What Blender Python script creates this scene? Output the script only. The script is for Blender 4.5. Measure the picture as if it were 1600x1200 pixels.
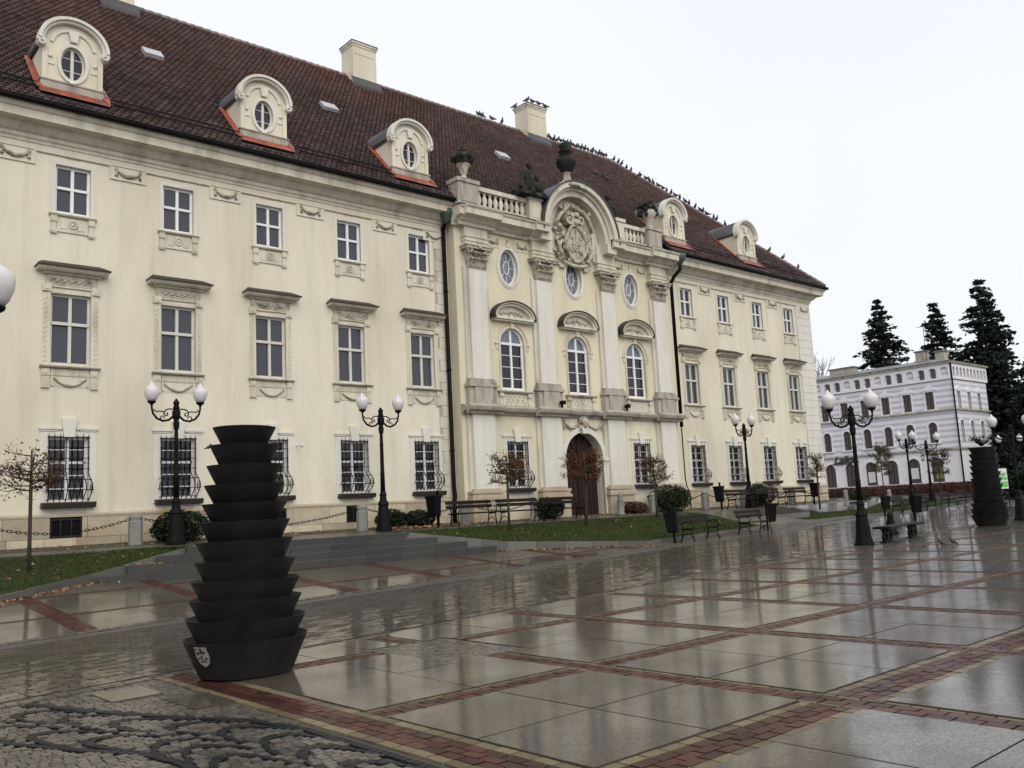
import bpy, math, random
import numpy as np
from mathutils import Vector, Matrix
random.seed(7); RNG = np.random.default_rng(7)
R = math.radians
for o in list(bpy.data.objects): bpy.data.objects.remove(o)
scn = bpy.context.scene
C = scn.collection

# ------------------------------------------------------------------ camera, sky, sun, exposure
CAMP = np.array([0.0, -28.12, 1.6])
YAW, PIT, ROL, FPX = 0.72539, 0.13869, -0.05057, 1400.0
fw = np.array([math.sin(YAW)*math.cos(PIT), math.cos(YAW)*math.cos(PIT), math.sin(PIT)])
rt = np.array([math.cos(YAW), -math.sin(YAW), 0.0]); up = np.cross(rt, fw)
r2 = math.cos(ROL)*rt + math.sin(ROL)*up; u2 = -math.sin(ROL)*rt + math.cos(ROL)*up
cam = bpy.data.cameras.new('camera'); cam.sensor_width = 36; cam.lens = 36*FPX/1600; cam.clip_end = 2000; cam.clip_start = 0.1
co = bpy.data.objects.new('camera', cam); C.objects.link(co)
M = Matrix.Identity(4)
for i in range(3):
    M[i][0], M[i][1], M[i][2], M[i][3] = r2[i], u2[i], -fw[i], CAMP[i]
co.matrix_world = M
scn.camera = co

SUN_EL, SUN_AZ = R(40), R(200)          # direction the light comes from (compass from +Y, clockwise)
w = bpy.data.worlds.new('World'); scn.world = w; w.use_nodes = True
nt = w.node_tree; nt.nodes.clear()
out = nt.nodes.new('ShaderNodeOutputWorld')
sky = nt.nodes.new('ShaderNodeTexSky'); sky.sky_type = 'NISHITA'; sky.sun_disc = False
sky.sun_elevation = SUN_EL; sky.sun_rotation = SUN_AZ; sky.air_density = 1.0; sky.dust_density = 4.0
b1 = nt.nodes.new('ShaderNodeBackground'); b1.inputs[1].default_value = 0.012
nt.links.new(sky.outputs[0], b1.inputs[0])
b2 = nt.nodes.new('ShaderNodeBackground')
tc = nt.nodes.new('ShaderNodeTexCoord'); nz = nt.nodes.new('ShaderNodeTexNoise')
nz.inputs['Scale'].default_value = 1.6; nz.inputs['Detail'].default_value = 3
nt.links.new(tc.outputs['Generated'], nz.inputs['Vector'])
cr = nt.nodes.new('ShaderNodeValToRGB')
cr.color_ramp.elements[0].position = 0.3; cr.color_ramp.elements[0].color = (0.85, 0.87, 0.92, 1)
cr.color_ramp.elements[1].position = 0.7; cr.color_ramp.elements[1].color = (0.92, 0.93, 0.96, 1)
nt.links.new(nz.outputs[0], cr.inputs[0]); nt.links.new(cr.outputs[0], b2.inputs[0])
b2.inputs[1].default_value = 0.92
ad = nt.nodes.new('ShaderNodeAddShader')
nt.links.new(b1.outputs[0], ad.inputs[0]); nt.links.new(b2.outputs[0], ad.inputs[1]); nt.links.new(ad.outputs[0], out.inputs[0])

sl = bpy.data.lights.new('sun', 'SUN'); sl.energy = 1.45; sl.angle = R(50); sl.color = (1.0, 0.965, 0.91)
so = bpy.data.objects.new('sun', sl); C.objects.link(so)
sd = Vector((math.sin(SUN_AZ)*math.cos(SUN_EL), math.cos(SUN_AZ)*math.cos(SUN_EL), math.sin(SUN_EL)))
so.rotation_euler = sd.to_track_quat('Z', 'Y').to_euler(); so.location = sd*60
vs = scn.view_settings; vs.view_transform = 'Standard'; vs.look = 'None'; vs.gamma = 1; vs.use_curve_mapping = False
vs.exposure = 0.18

# ------------------------------------------------------------------ materials
def mat(name, col, rough=0.6, var=0.12, vscale=3.0, bump=0.0, bscale=40.0, spec=0.5, metal=0.0, coat=0.0, coat_r=0.06,
        tint=0.0, col2=None, c2scale=1.0, c2pos=(0.45, 0.65), stretch=None, rvar=0.0, coatbump=0.0, hue2=None, coatfine=0.0, cior=1.33, streak=0.0, speck=0.0):
    m = bpy.data.materials.new(name); m.use_nodes = True
    n = m.node_tree; N = n.nodes; L = n.links
    p = N['Principled BSDF']
    p.inputs['Roughness'].default_value = rough; p.inputs['Metallic'].default_value = metal
    p.inputs['Specular IOR Level'].default_value = spec
    if coat: 
        p.inputs['Coat Weight'].default_value = coat; p.inputs['Coat Roughness'].default_value = coat_r; p.inputs['Coat IOR'].default_value = cior
    g = N.new('ShaderNodeNewGeometry')
    mp = N.new('ShaderNodeMapping')
    L.new(g.outputs['Position'], mp.inputs['Vector'])
    if stretch: mp.inputs['Scale'].default_value = stretch
    a = N.new('ShaderNodeTexNoise'); a.inputs['Scale'].default_value = vscale; a.inputs['Detail'].default_value = 6; a.inputs['Roughness'].default_value = 0.65
    L.new(mp.outputs[0], a.inputs['Vector'])
    base = N.new('ShaderNodeRGB'); base.outputs[0].default_value = (*col, 1); cur = base.outputs[0]
    if col2:
        b = N.new('ShaderNodeTexNoise'); b.inputs['Scale'].default_value = c2scale; b.inputs['Detail'].default_value = 5
        L.new(mp.outputs[0], b.inputs['Vector'])
        r = N.new('ShaderNodeMapRange'); r.inputs[1].default_value = c2pos[0]; r.inputs[2].default_value = c2pos[1]
        L.new(b.outputs[0], r.inputs[0])
        mx = N.new('ShaderNodeMix'); mx.data_type = 'RGBA'
        L.new(r.outputs[0], mx.inputs[0]); L.new(cur, mx.inputs[6]); mx.inputs[7].default_value = (*col2, 1); cur = mx.outputs[2]
    if hue2:
        at = N.new('ShaderNodeAttribute'); at.attribute_name = 'hue'
        mx = N.new('ShaderNodeMix'); mx.data_type = 'RGBA'
        L.new(at.outputs['Fac'], mx.inputs[0]); L.new(cur, mx.inputs[6]); mx.inputs[7].default_value = (*hue2, 1); cur = mx.outputs[2]
    f = N.new('ShaderNodeMapRange'); f.inputs[1].default_value = 0.25; f.inputs[2].default_value = 0.75
    f.inputs[3].default_value = 1-var; f.inputs[4].default_value = 1+var
    L.new(a.outputs[0], f.inputs[0]); fac = f.outputs[0]
    if tint:
        at = N.new('ShaderNodeAttribute'); at.attribute_name = 'tint'
        k = N.new('ShaderNodeMath'); k.operation = 'MULTIPLY_ADD'; k.inputs[1].default_value = tint; k.inputs[2].default_value = 1.0
        L.new(at.outputs['Fac'], k.inputs[0])
        k2 = N.new('ShaderNodeMath'); k2.operation = 'MULTIPLY'; L.new(k.outputs[0], k2.inputs[0]); L.new(fac, k2.inputs[1]); fac = k2.outputs[0]
    if streak:
        m3 = N.new('ShaderNodeMapping'); m3.inputs['Scale'].default_value = (2.6, 2.6, 0.16); L.new(g.outputs['Position'], m3.inputs['Vector'])
        sn = N.new('ShaderNodeTexNoise'); sn.inputs['Scale'].default_value = 1.0; sn.inputs['Detail'].default_value = 7; sn.inputs['Roughness'].default_value = 0.7; L.new(m3.outputs[0], sn.inputs['Vector'])
        sr = N.new('ShaderNodeMapRange'); sr.inputs[1].default_value = 0.50; sr.inputs[2].default_value = 0.74; sr.inputs[3].default_value = 1.0; sr.inputs[4].default_value = 1.0-streak
        L.new(sn.outputs[0], sr.inputs[0]); k3 = N.new('ShaderNodeMath'); k3.operation = 'MULTIPLY'; L.new(fac, k3.inputs[0]); L.new(sr.outputs[0], k3.inputs[1]); fac = k3.outputs[0]
    vm = N.new('ShaderNodeVectorMath'); vm.operation = 'SCALE'
    L.new(cur, vm.inputs[0]); L.new(fac, vm.inputs['Scale']); L.new(vm.outputs[0], p.inputs['Base Color'])
    if rvar:
        q = N.new('ShaderNodeTexNoise'); q.inputs['Scale'].default_value = 1.1; q.inputs['Detail'].default_value = 5
        L.new(mp.outputs[0], q.inputs['Vector'])
        r = N.new('ShaderNodeMapRange'); r.inputs[1].default_value = 0.35; r.inputs[2].default_value = 0.65
        r.inputs[3].default_value = max(0.02, rough-rvar); r.inputs[4].default_value = rough+rvar
        L.new(q.outputs[0], r.inputs[0]); L.new(r.outputs[0], p.inputs['Roughness'])
        if coat:
            r3 = N.new('ShaderNodeMapRange'); r3.inputs[1].default_value = 0.35; r3.inputs[2].default_value = 0.65
            r3.inputs[3].default_value = coat; r3.inputs[4].default_value = coat*0.72
            L.new(q.outputs[0], r3.inputs[0]); cw_ = r3.outputs[0]
            if speck:
                sp = N.new('ShaderNodeTexNoise'); sp.inputs['Scale'].default_value = 62.0; sp.inputs['Detail'].default_value = 3; L.new(g.outputs['Position'], sp.inputs['Vector'])
                s2 = N.new('ShaderNodeMapRange'); s2.inputs[1].default_value = 0.42; s2.inputs[2].default_value = 0.58; s2.inputs[3].default_value = 1.0-speck; s2.inputs[4].default_value = 1.0
                L.new(sp.outputs[0], s2.inputs[0]); k4 = N.new('ShaderNodeMath'); k4.operation = 'MULTIPLY'; L.new(cw_, k4.inputs[0]); L.new(s2.outputs[0], k4.inputs[1]); cw_ = k4.outputs[0]
            L.new(cw_, p.inputs['Coat Weight'])
    if bump:
        bn = N.new('ShaderNodeTexNoise'); bn.inputs['Scale'].default_value = bscale; bn.inputs['Detail'].default_value = 4
        L.new(g.outputs['Position'], bn.inputs['Vector'])
        bp = N.new('ShaderNodeBump'); bp.inputs['Strength'].default_value = bump; bp.inputs['Distance'].default_value = 0.02
        L.new(bn.outputs[0], bp.inputs['Height']); L.new(bp.outputs[0], p.inputs['Normal'])
    if coatbump:
        bn = N.new('ShaderNodeTexNoise'); bn.inputs['Scale'].default_value = 7.0; bn.inputs['Detail'].default_value = 3
        L.new(g.outputs['Position'], bn.inputs['Vector'])
        bp = N.new('ShaderNodeBump'); bp.inputs['Strength'].default_value = coatbump; bp.inputs['Distance'].default_value = 0.01
        L.new(bn.outputs[0], bp.inputs['Height']); lastn = bp.outputs[0]
        if coatfine:
            fn = N.new('ShaderNodeTexNoise'); fn.inputs['Scale'].default_value = 85.0; fn.inputs['Detail'].default_value = 2
            L.new(g.outputs['Position'], fn.inputs['Vector'])
            b3 = N.new('ShaderNodeBump'); b3.inputs['Strength'].default_value = coatfine; b3.inputs['Distance'].default_value = 0.006
            L.new(fn.outputs[0], b3.inputs['Height']); L.new(lastn, b3.inputs['Normal']); lastn = b3.outputs[0]
        L.new(lastn, p.inputs['Coat Normal'])
    return m

def glass(name, tintcol=(0.05, 0.055, 0.065), body=0.35):
    m = bpy.data.materials.new(name); m.use_nodes = True
    n = m.node_tree; N = n.nodes; L = n.links; N.clear()
    o = N.new('ShaderNodeOutputMaterial'); tr = N.new('ShaderNodeBsdfTransparent'); tr.inputs[0].default_value = (0.55, 0.58, 0.6, 1)
    gl = N.new('ShaderNodeBsdfGlossy'); gl.inputs['Roughness'].default_value = 0.03; gl.inputs[0].default_value = (0.9, 0.9, 0.95, 1)
    df = N.new('ShaderNodeBsdfDiffuse'); df.inputs[0].default_value = (*tintcol, 1)
    m1 = N.new('ShaderNodeMixShader'); m1.inputs[0].default_value = body; L.new(tr.outputs[0], m1.inputs[1]); L.new(df.outputs[0], m1.inputs[2])
    lw = N.new('ShaderNodeLayerWeight'); lw.inputs[0].default_value = 0.5; pw_ = N.new('ShaderNodeMath'); pw_.operation = 'POWER'; pw_.inputs[1].default_value = 4.0; L.new(lw.outputs['Facing'], pw_.inputs[0]); fr = N.new('ShaderNodeMath'); fr.operation = 'MULTIPLY_ADD'; fr.inputs[1].default_value = 0.9; fr.inputs[2].default_value = 0.055; L.new(pw_.outputs[0], fr.inputs[0])
    g = N.new('ShaderNodeNewGeometry'); wn = N.new('ShaderNodeTexNoise'); wn.inputs['Scale'].default_value = 1.5
    L.new(g.outputs['Position'], wn.inputs['Vector'])
    bp = N.new('ShaderNodeBump'); bp.inputs['Strength'].default_value = 0.06; bp.inputs['Distance'].default_value = 0.05
    L.new(wn.outputs[0], bp.inputs['Height']); L.new(bp.outputs[0], gl.inputs['Normal'])
    m2 = N.new('ShaderNodeMixShader'); L.new(fr.outputs[0], m2.inputs[0]); L.new(m1.outputs[0], m2.inputs[1]); L.new(gl.outputs[0], m2.inputs[2])
    L.new(m2.outputs[0], o.inputs[0])
    return m

def stripes(name, ca, cb, period, frac):
    m = mat(name, ca, 0.8, 0.06, 2.0)
    n = m.node_tree; N = n.nodes; L = n.links; p = N['Principled BSDF']
    g = N.new('ShaderNodeNewGeometry'); s = N.new('ShaderNodeSeparateXYZ'); L.new(g.outputs['Position'], s.inputs[0])
    k = N.new('ShaderNodeMath'); k.operation = 'DIVIDE'; k.inputs[1].default_value = period; L.new(s.outputs[2], k.inputs[0])
    fr = N.new('ShaderNodeMath'); fr.operation = 'FRACT'; L.new(k.outputs[0], fr.inputs[0])
    gt = N.new('ShaderNodeMath'); gt.operation = 'GREATER_THAN'; gt.inputs[1].default_value = frac; L.new(fr.outputs[0], gt.inputs[0])
    mx = N.new('ShaderNodeMix'); mx.data_type = 'RGBA'; L.new(gt.outputs[0], mx.inputs[0]); mx.inputs[6].default_value = (*ca, 1); mx.inputs[7].default_value = (*cb, 1)
    L.new(mx.outputs[2], p.inputs['Base Color'])
    return m

MT = dict(
    plaster=mat('cream_plaster', (0.665, 0.620, 0.492), 0.85, 0.06, 1.2, 0.15, 60, col2=(0.585, 0.535, 0.415), c2scale=0.35, stretch=(1, 1, 0.35), streak=0.15),
    plaster2=mat('yellow_plaster', (0.655, 0.60, 0.44), 0.85, 0.06, 1.5, 0.12, 60, col2=(0.58, 0.53, 0.395), c2scale=0.5, stretch=(1, 1, 0.3), streak=0.16),
    trim=mat('stucco_trim', (0.60, 0.56, 0.455), 0.8, 0.10, 4.0, 0.15, 50, col2=(0.37, 0.325, 0.25), c2scale=1.6, c2pos=(0.50, 0.74), stretch=(1, 1, 0.3), streak=0.3),
    white=mat('white_pilaster', (0.635, 0.615, 0.545), 0.8, 0.06, 2.0, 0.1, 50, col2=(0.53, 0.50, 0.41), c2scale=1.2, c2pos=(0.55, 0.8), stretch=(1, 1, 0.25), streak=0.16),
    stain=mat('stained_stone', (0.38, 0.345, 0.285), 0.85, 0.2, 5.0, 0.4, 30, col2=(0.17, 0.155, 0.13), c2scale=1.5, c2pos=(0.48,0.75), stretch=(1.5, 1.5, 0.4)),
    black_stone=mat('blackened_stone', (0.022, 0.023, 0.021), 0.9, 0.3, 5.0, 0.5, 30, spec=0.2, col2=(0.10, 0.098, 0.085), c2scale=3.0, c2pos=(0.55, 0.8)),
    relief=mat('weathered_relief', (0.44, 0.405, 0.32), 0.85, 0.2, 7.0, 0.3, 40, col2=(0.13, 0.118, 0.09), c2scale=4, c2pos=(0.48, 0.72)),
    sand=mat('sandstone', (0.42, 0.36, 0.26), 0.8, 0.18, 2.5, 0.3, 45, tint=0.22, col2=(0.36, 0.25, 0.13), c2scale=0.8, c2pos=(0.55, 0.72)),
    joint=mat('dark_joint', (0.055, 0.05, 0.045), 0.6, 0.2, 8, coat=0.4, coat_r=0.2),
    wframe=mat('window_white', (0.74, 0.74, 0.74), 0.5, 0.05, 4),
    wgrey=mat('window_cream', (0.56, 0.545, 0.50), 0.55, 0.08, 4),
    iron=mat('black_iron', (0.0055, 0.0055, 0.006), 0.55, 0.2, 8, spec=0.10),
    tile=mat('roof_tile', (0.195, 0.148, 0.146), 0.42, 0.18, 1.0, 0.15, 30, tint=0.32, hue2=(0.235, 0.118, 0.090), col2=(0.145, 0.120, 0.112), c2scale=0.25),
    under=mat('roof_under', (0.012, 0.009, 0.009), 0.9),
    slate=mat('hood_tile', (0.036, 0.027, 0.024), 0.6, 0.2, 8, 0.3, 30, spec=0.3),
    lead=mat('lead_sheet', (0.055, 0.052, 0.058), 0.45, 0.2, 4, metal=0.2),
    orange=mat('orange_flashing', (0.30, 0.062, 0.026), 0.55, 0.3, 5, col2=(0.14, 0.04, 0.025), c2scale=2),
    copper=mat('green_copper', (0.05, 0.085, 0.06), 0.6, 0.3, 6),
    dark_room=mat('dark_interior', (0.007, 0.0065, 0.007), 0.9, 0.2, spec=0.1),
    curtain=mat('curtain', (0.55, 0.55, 0.53), 0.9, 0.08, 6),
    door=mat('brown_door', (0.022, 0.009, 0.007), 0.6, 0.2, 4, 0.2, 20, spec=0.3),
    pane=glass('window_pane', (0.060, 0.062, 0.076), 0.55),  # diffuse part carries a painted grey-blue sky reflection
    pane_dark=glass('dark_pane', (0.006, 0.006, 0.007), 0.7),
    pane_sky_tint=glass('oculus_pane', (0.17, 0.20, 0.24), 0.75),  # bluish sky reflection is painted into this pane colour
    granite=mat('wet_granite', (0.074, 0.062, 0.045), 0.4, 0.45, 75, 0.5, 130, spec=0.15, tint=0.14, coat=1.0, coat_r=0.025, rvar=0.08, coatbump=0.08, coatfine=0.045, cior=1.72, speck=0.45, col2=(0.052, 0.044, 0.033), c2scale=0.7),
    brick=mat('wet_brick', (0.057, 0.0200, 0.0140), 0.6, 0.35, 30, 0.4, 90, tint=0.45, coat=0.28, coat_r=0.16, coatbump=0.2, spec=0.12),
    ybrick=mat('wet_yellow_brick', (0.135, 0.108, 0.064), 0.6, 0.3, 30, 0.4, 90, tint=0.3, coat=0.3, coat_r=0.2, spec=0.15),
    paver=mat('wet_paver', (0.064, 0.054, 0.042), 0.5, 0.3, 30, 0.4, 90, spec=0.15, tint=0.35, coat=0.95, coat_r=0.06, rvar=0.1, coatbump=0.20, cior=1.6),
    cobble=mat('wet_cobble', (0.092, 0.081, 0.066), 0.55, 0.3, 30, 0.4, 60, spec=0.2, tint=0.35, coat=0.45, coat_r=0.14),
    basalt=mat('wet_basalt', (0.011, 0.0115, 0.0125), 0.6, 0.2, 14, 0.3, 60, tint=0.3, coat=0.12, coat_r=0.2, spec=0.2),
    ground=mat('wet_ground', (0.062, 0.055, 0.047), 0.45, 0.2, 4, 0.3, 30, spec=0.15, coat=0.95, coat_r=0.07, rvar=0.1, coatbump=0.25, cior=1.6),
    kerb=mat('granite_kerb', (0.095, 0.090, 0.078), 0.5, 0.3, 30, 0.3, 70, tint=0.25, coat=0.4, coat_r=0.2),
    step=mat('granite_step', (0.034, 0.035, 0.031), 0.55, 0.3, 40, 0.3, 80, tint=0.25, coat=0.35, coat_r=0.18, spec=0.35),
    path=mat('wet_path', (0.070, 0.063, 0.050), 0.55, 0.3, 12, 0.3, 40, coat=0.4, coat_r=0.2),
    soil=mat('soil_and_moss', (0.060, 0.045, 0.026), 0.9, 0.35, 5, 0.6, 20, col2=(0.05, 0.065, 0.02), c2scale=1.2),
    turf=mat('turf', (0.020, 0.031, 0.006), 0.9, 0.35, 4, 0.6, 60, spec=0.2, col2=(0.034, 0.030, 0.010), c2scale=0.8),
    blade=mat('grass_blade', (0.033, 0.054, 0.009), 0.7, 0.3, 3, spec=0.2, tint=0.4),
    deadleaf=mat('dead_leaf', (0.12, 0.040, 0.014), 0.6, 0.2, 9, tint=0.5, hue2=(0.30, 0.20, 0.10)),
    brownleaf=mat('brown_foliage', (0.062, 0.026, 0.011), 0.8, 0.2, 9, spec=0.2, tint=0.5, hue2=(0.13, 0.062, 0.017)),
    olive=mat('olive_foliage', (0.055, 0.045, 0.012), 0.7, 0.2, 9, tint=0.5),
    bushleaf=mat('bush_foliage', (0.014, 0.023, 0.008), 0.6, 0.3, 9, spec=0.3, tint=0.6),
    redbush=mat('red_bush', (0.075, 0.030, 0.02), 0.7, 0.2, 9, tint=0.5),
    needle=mat('needles', (0.0125, 0.020, 0.0135), 0.8, 0.3, 2, spec=0.25, tint=0.65),
    bark=mat('bark', (0.035, 0.026, 0.020), 0.85, 0.3, 10, 0.5, 40),
    steel=mat('dark_steel', (0.0125, 0.0130, 0.0138), 0.5, 0.4, 3.0, 0.1, 30, spec=0.25, rvar=0.12, col2=(0.0165, 0.0150, 0.0140), c2scale=1.5),
    opal=mat('opal_glass', (0.60, 0.575, 0.575), 0.3, 0.05, 6),
    wood=mat('bench_wood', (0.013, 0.0085, 0.007), 0.6, 0.25, 12, 0.2, 30, spec=0.12),
    post=mat('stone_post', (0.21, 0.205, 0.185), 0.8, 0.2, 8, 0.5, 40),
    bstripe=stripes('striped_render', (0.72, 0.705, 0.745), (0.49, 0.48, 0.535), 0.52, 0.56),
    bwhite=mat('white_render', (0.73, 0.71, 0.735), 0.85, 0.06, 2),
    bwin=mat('brown_window', (0.040, 0.023, 0.022), 0.2, 0.2, 3, spec=0.6),
    maroon=mat('maroon_plinth', (0.060, 0.014, 0.012), 0.6, 0.2, 2),
    zinc=mat('zinc_roof', (0.13, 0.13, 0.14), 0.45, 0.15, 2),
    paper=mat('paper', (0.62, 0.62, 0.58), 0.7, 0.1, 3),
    green=mat('poster_green', (0.12, 0.42, 0.10), 0.6, 0.15, 5),
    bird=mat('pigeon', (0.045, 0.045, 0.05), 0.7, 0.3, 20),
    sticker=mat('sticker_white', (0.26, 0.24, 0.225), 0.6, 0.25, 60),
    stickerink=mat('sticker_ink', (0.035, 0.014, 0.014), 0.7, 0.1, 30),
    sign=mat('sign_black', (0.015, 0.015, 0.014), 0.4),
    yellow=mat('paper_yellow', (0.20, 0.17, 0.07), 0.7),
    glassroof=mat('roof_light', (0.36, 0.37, 0.39), 0.2, 0.1, 3),
)

# ------------------------------------------------------------------ mesh helpers
class MB:
    def __init__(s): s.v = []; s.f = []; s.m = []; s.s = []; s.t = []; s.h = []
    def add(s, V, F, m=0, sm=False, t=0.0, h=0.0):
        o = len(s.v); s.v.extend([tuple(p) for p in V]); n = len(V)
        s.t.extend([t]*n); s.h.extend([h]*n)
        for q in F: s.f.append([i+o for i in q]); s.m.append(m); s.s.append(sm)
        return s
    def bx(s, x0, x1, y0, y1, z0, z1, m=0, t=0.0):
        return s.add([(x0,y0,z0),(x1,y0,z0),(x1,y1,z0),(x0,y1,z0),(x0,y0,z1),(x1,y0,z1),(x1,y1,z1),(x0,y1,z1)],
            [(0,3,2,1),(4,5,6,7),(0,1,5,4),(1,2,6,5),(2,3,7,6),(3,0,4,7)], m, False, t)
    def xz(s, poly, y0, y1, m=0, sm=False):       # polygon in XZ pushed along Y
        n = len(poly); V = [(x,y0,z) for x,z in poly]+[(x,y1,z) for x,z in poly]
        F = [tuple(range(n)), tuple(range(2*n-1, n-1, -1))]
        s.add(V, F, m); o = len(s.v)-2*n
        for i in range(n):
            j = (i+1) % n; s.f.append([o+i, o+n+i, o+n+j, o+j]); s.m.append(m); s.s.append(sm)
        return s
    def yz(s, prof, x0, x1, m=0, sm=False, tw0=0, tw1=0):         # profile in YZ pushed along X (closed)
        n = len(prof); V = [(x0,y,z) for y,z in prof]+[(x1,y,z) for y,z in prof]
        return s.add(V, [tuple(range(n-1,-1,-1)), tuple(range(n,2*n))]+[(i,(i+1)%n,n+(i+1)%n,n+i) for i in range(n)], m, sm)
    def tube(s, P, r, n=6, m=0, caps=True, closed=False):
        P = [Vector(p) for p in P]; k = len(P); rr = r if hasattr(r, '__len__') else [r]*k
        V = []; F = []; prev = None
        for i, p in enumerate(P):
            a = P[(i-1) % k] if (closed or i > 0) else p; b = P[(i+1) % k] if (closed or i < k-1) else p
            d = (b-a); d = d.normalized() if d.length > 1e-9 else Vector((0,0,1))
            if prev is None: u = d.cross(Vector((0,0,1))); u = u if u.length > 1e-3 else Vector((1,0,0))
            else: u = prev - d*prev.dot(d)
            u.normalize(); prev = u; q = d.cross(u)
            for j in range(n):
                an = 2*math.pi*j/n; V.append(p+(u*math.cos(an)+q*math.sin(an))*rr[i])
        for i in range(k if closed else k-1):
            for j in range(n):
                a = i*n; b = ((i+1) % k)*n; F.append((a+j, a+(j+1)%n, b+(j+1)%n, b+j))
        if caps and not closed: F += [tuple(range(n-1,-1,-1)), tuple(range((k-1)*n, k*n))]
        return s.add(V, F, m, True)
    def lathe(s, prof, n=16, c=(0,0,0), m=0, sx=1.0, sy=1.0, sm=True, ph=0.0):
        V = []; F = []; k = len(prof)
        for r, z in prof:
            for j in range(n):
                a = 2*math.pi*j/n+ph; V.append((c[0]+r*sx*math.cos(a), c[1]+r*sy*math.sin(a), c[2]+z))
        for i in range(k-1):
            for j in range(n): F.append((i*n+j, i*n+(j+1)%n, (i+1)*n+(j+1)%n, (i+1)*n+j))
        F += [tuple(range(n-1,-1,-1)), tuple(range((k-1)*n, k*n))]
        return s.add(V, F, m, sm)
    def ball(s, c, r, nu=10, nv=6, m=0, rot=None, t=0.0):
        r = r if hasattr(r, '__len__') else (r, r, r); V = []; F = []
        for i in range(nv+1):
            th = math.pi*i/nv
            for j in range(nu):
                a = 2*math.pi*j/nu; p = Vector((r[0]*math.sin(th)*math.cos(a), r[1]*math.sin(th)*math.sin(a), r[2]*math.cos(th)))
                if rot is not None: p = rot @ p
                V.append((c[0]+p.x, c[1]+p.y, c[2]+p.z))
        for i in range(nv):
            for j in range(nu): F.append((i*nu+j, (i+1)*nu+j, (i+1)*nu+(j+1)%nu, i*nu+(j+1)%nu))
        return s.add(V, F, m, True, t)
    def mesh(s, name, mats):
        me = bpy.data.meshes.new(name); me.from_pydata(s.v, [], s.f)
        for m in (mats if isinstance(mats, (list, tuple)) else [mats]): me.materials.append(MT[m] if isinstance(m, str) else m)
        me.polygons.foreach_set('material_index', s.m); me.polygons.foreach_set('use_smooth', s.s)
        if any(s.t):
            a = me.attributes.new('tint', 'FLOAT', 'POINT'); a.data.foreach_set('value', s.t)
        if any(s.h):
            a = me.attributes.new('hue', 'FLOAT', 'POINT'); a.data.foreach_set('value', s.h)
        me.update(); return me
    def build(s, name, mats, parent=None, loc=(0,0,0), rz=0.0):
        return link(name, s.mesh(name, mats), parent, loc, rz)

def link(name, data, parent=None, loc=(0,0,0), rz=0.0):
    o = bpy.data.objects.new(name, data); C.objects.link(o); o.location = loc
    if rz: o.rotation_euler = (0,0,rz)
    if parent is not None: o.parent = parent
    return o
def empty(name, loc=(0,0,0), rz=0.0):
    return link(name, None, None, loc, rz)
def tag(o, label=None, cat=None, group=None, kind=None):
    if label: o['label'] = label
    if cat: o['category'] = cat
    if group: o['group'] = group
    if kind: o['kind'] = kind
    return o
def kids(o): return [c for c in KID.get(o.name, [])]
def copy_tree(o, parent=None, loc=None, rz=None, scale=None):
    c = o.copy(); C.objects.link(c); c.parent = parent
    if loc is not None: c.location = loc
    if rz is not None: c.rotation_euler = (0,0,rz)
    if scale is not None: c.scale = (scale,)*3 if not hasattr(scale, '__len__') else scale
    for ch in list(o.children): copy_tree(ch, c)
    return c
def arc(cx, cz, rx, rz, a0, a1, n):
    return [(cx+rx*math.cos(a0+(a1-a0)*i/n), cz+rz*math.sin(a0+(a1-a0)*i/n)) for i in range(n+1)]
def ringband(mb, cx, cz, ri, ro, y0, y1, a0=0, a1=2*math.pi, n=32, m=0):
    # ri, ro = (rx, rz); solid ring segment between y0 (front) and y1 (back)
    A = arc(cx, cz, ri[0], ri[1], a0, a1, n); B = arc(cx, cz, ro[0], ro[1], a0, a1, n)
    V = [(x,y0,z) for x,z in A]+[(x,y0,z) for x,z in B]+[(x,y1,z) for x,z in A]+[(x,y1,z) for x,z in B]; k = n+1; F = []
    for i in range(n):
        F += [(i,i+1,k+i+1,k+i), (2*k+i,2*k+i+1,i+1,i), (k+i,k+i+1,3*k+i+1,3*k+i)]
    if abs(a1-a0) < 6.2: F += [(0,k,3*k,2*k), (n,k+n,3*k+n,2*k+n)]
    mb.add(V, F, m)

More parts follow.
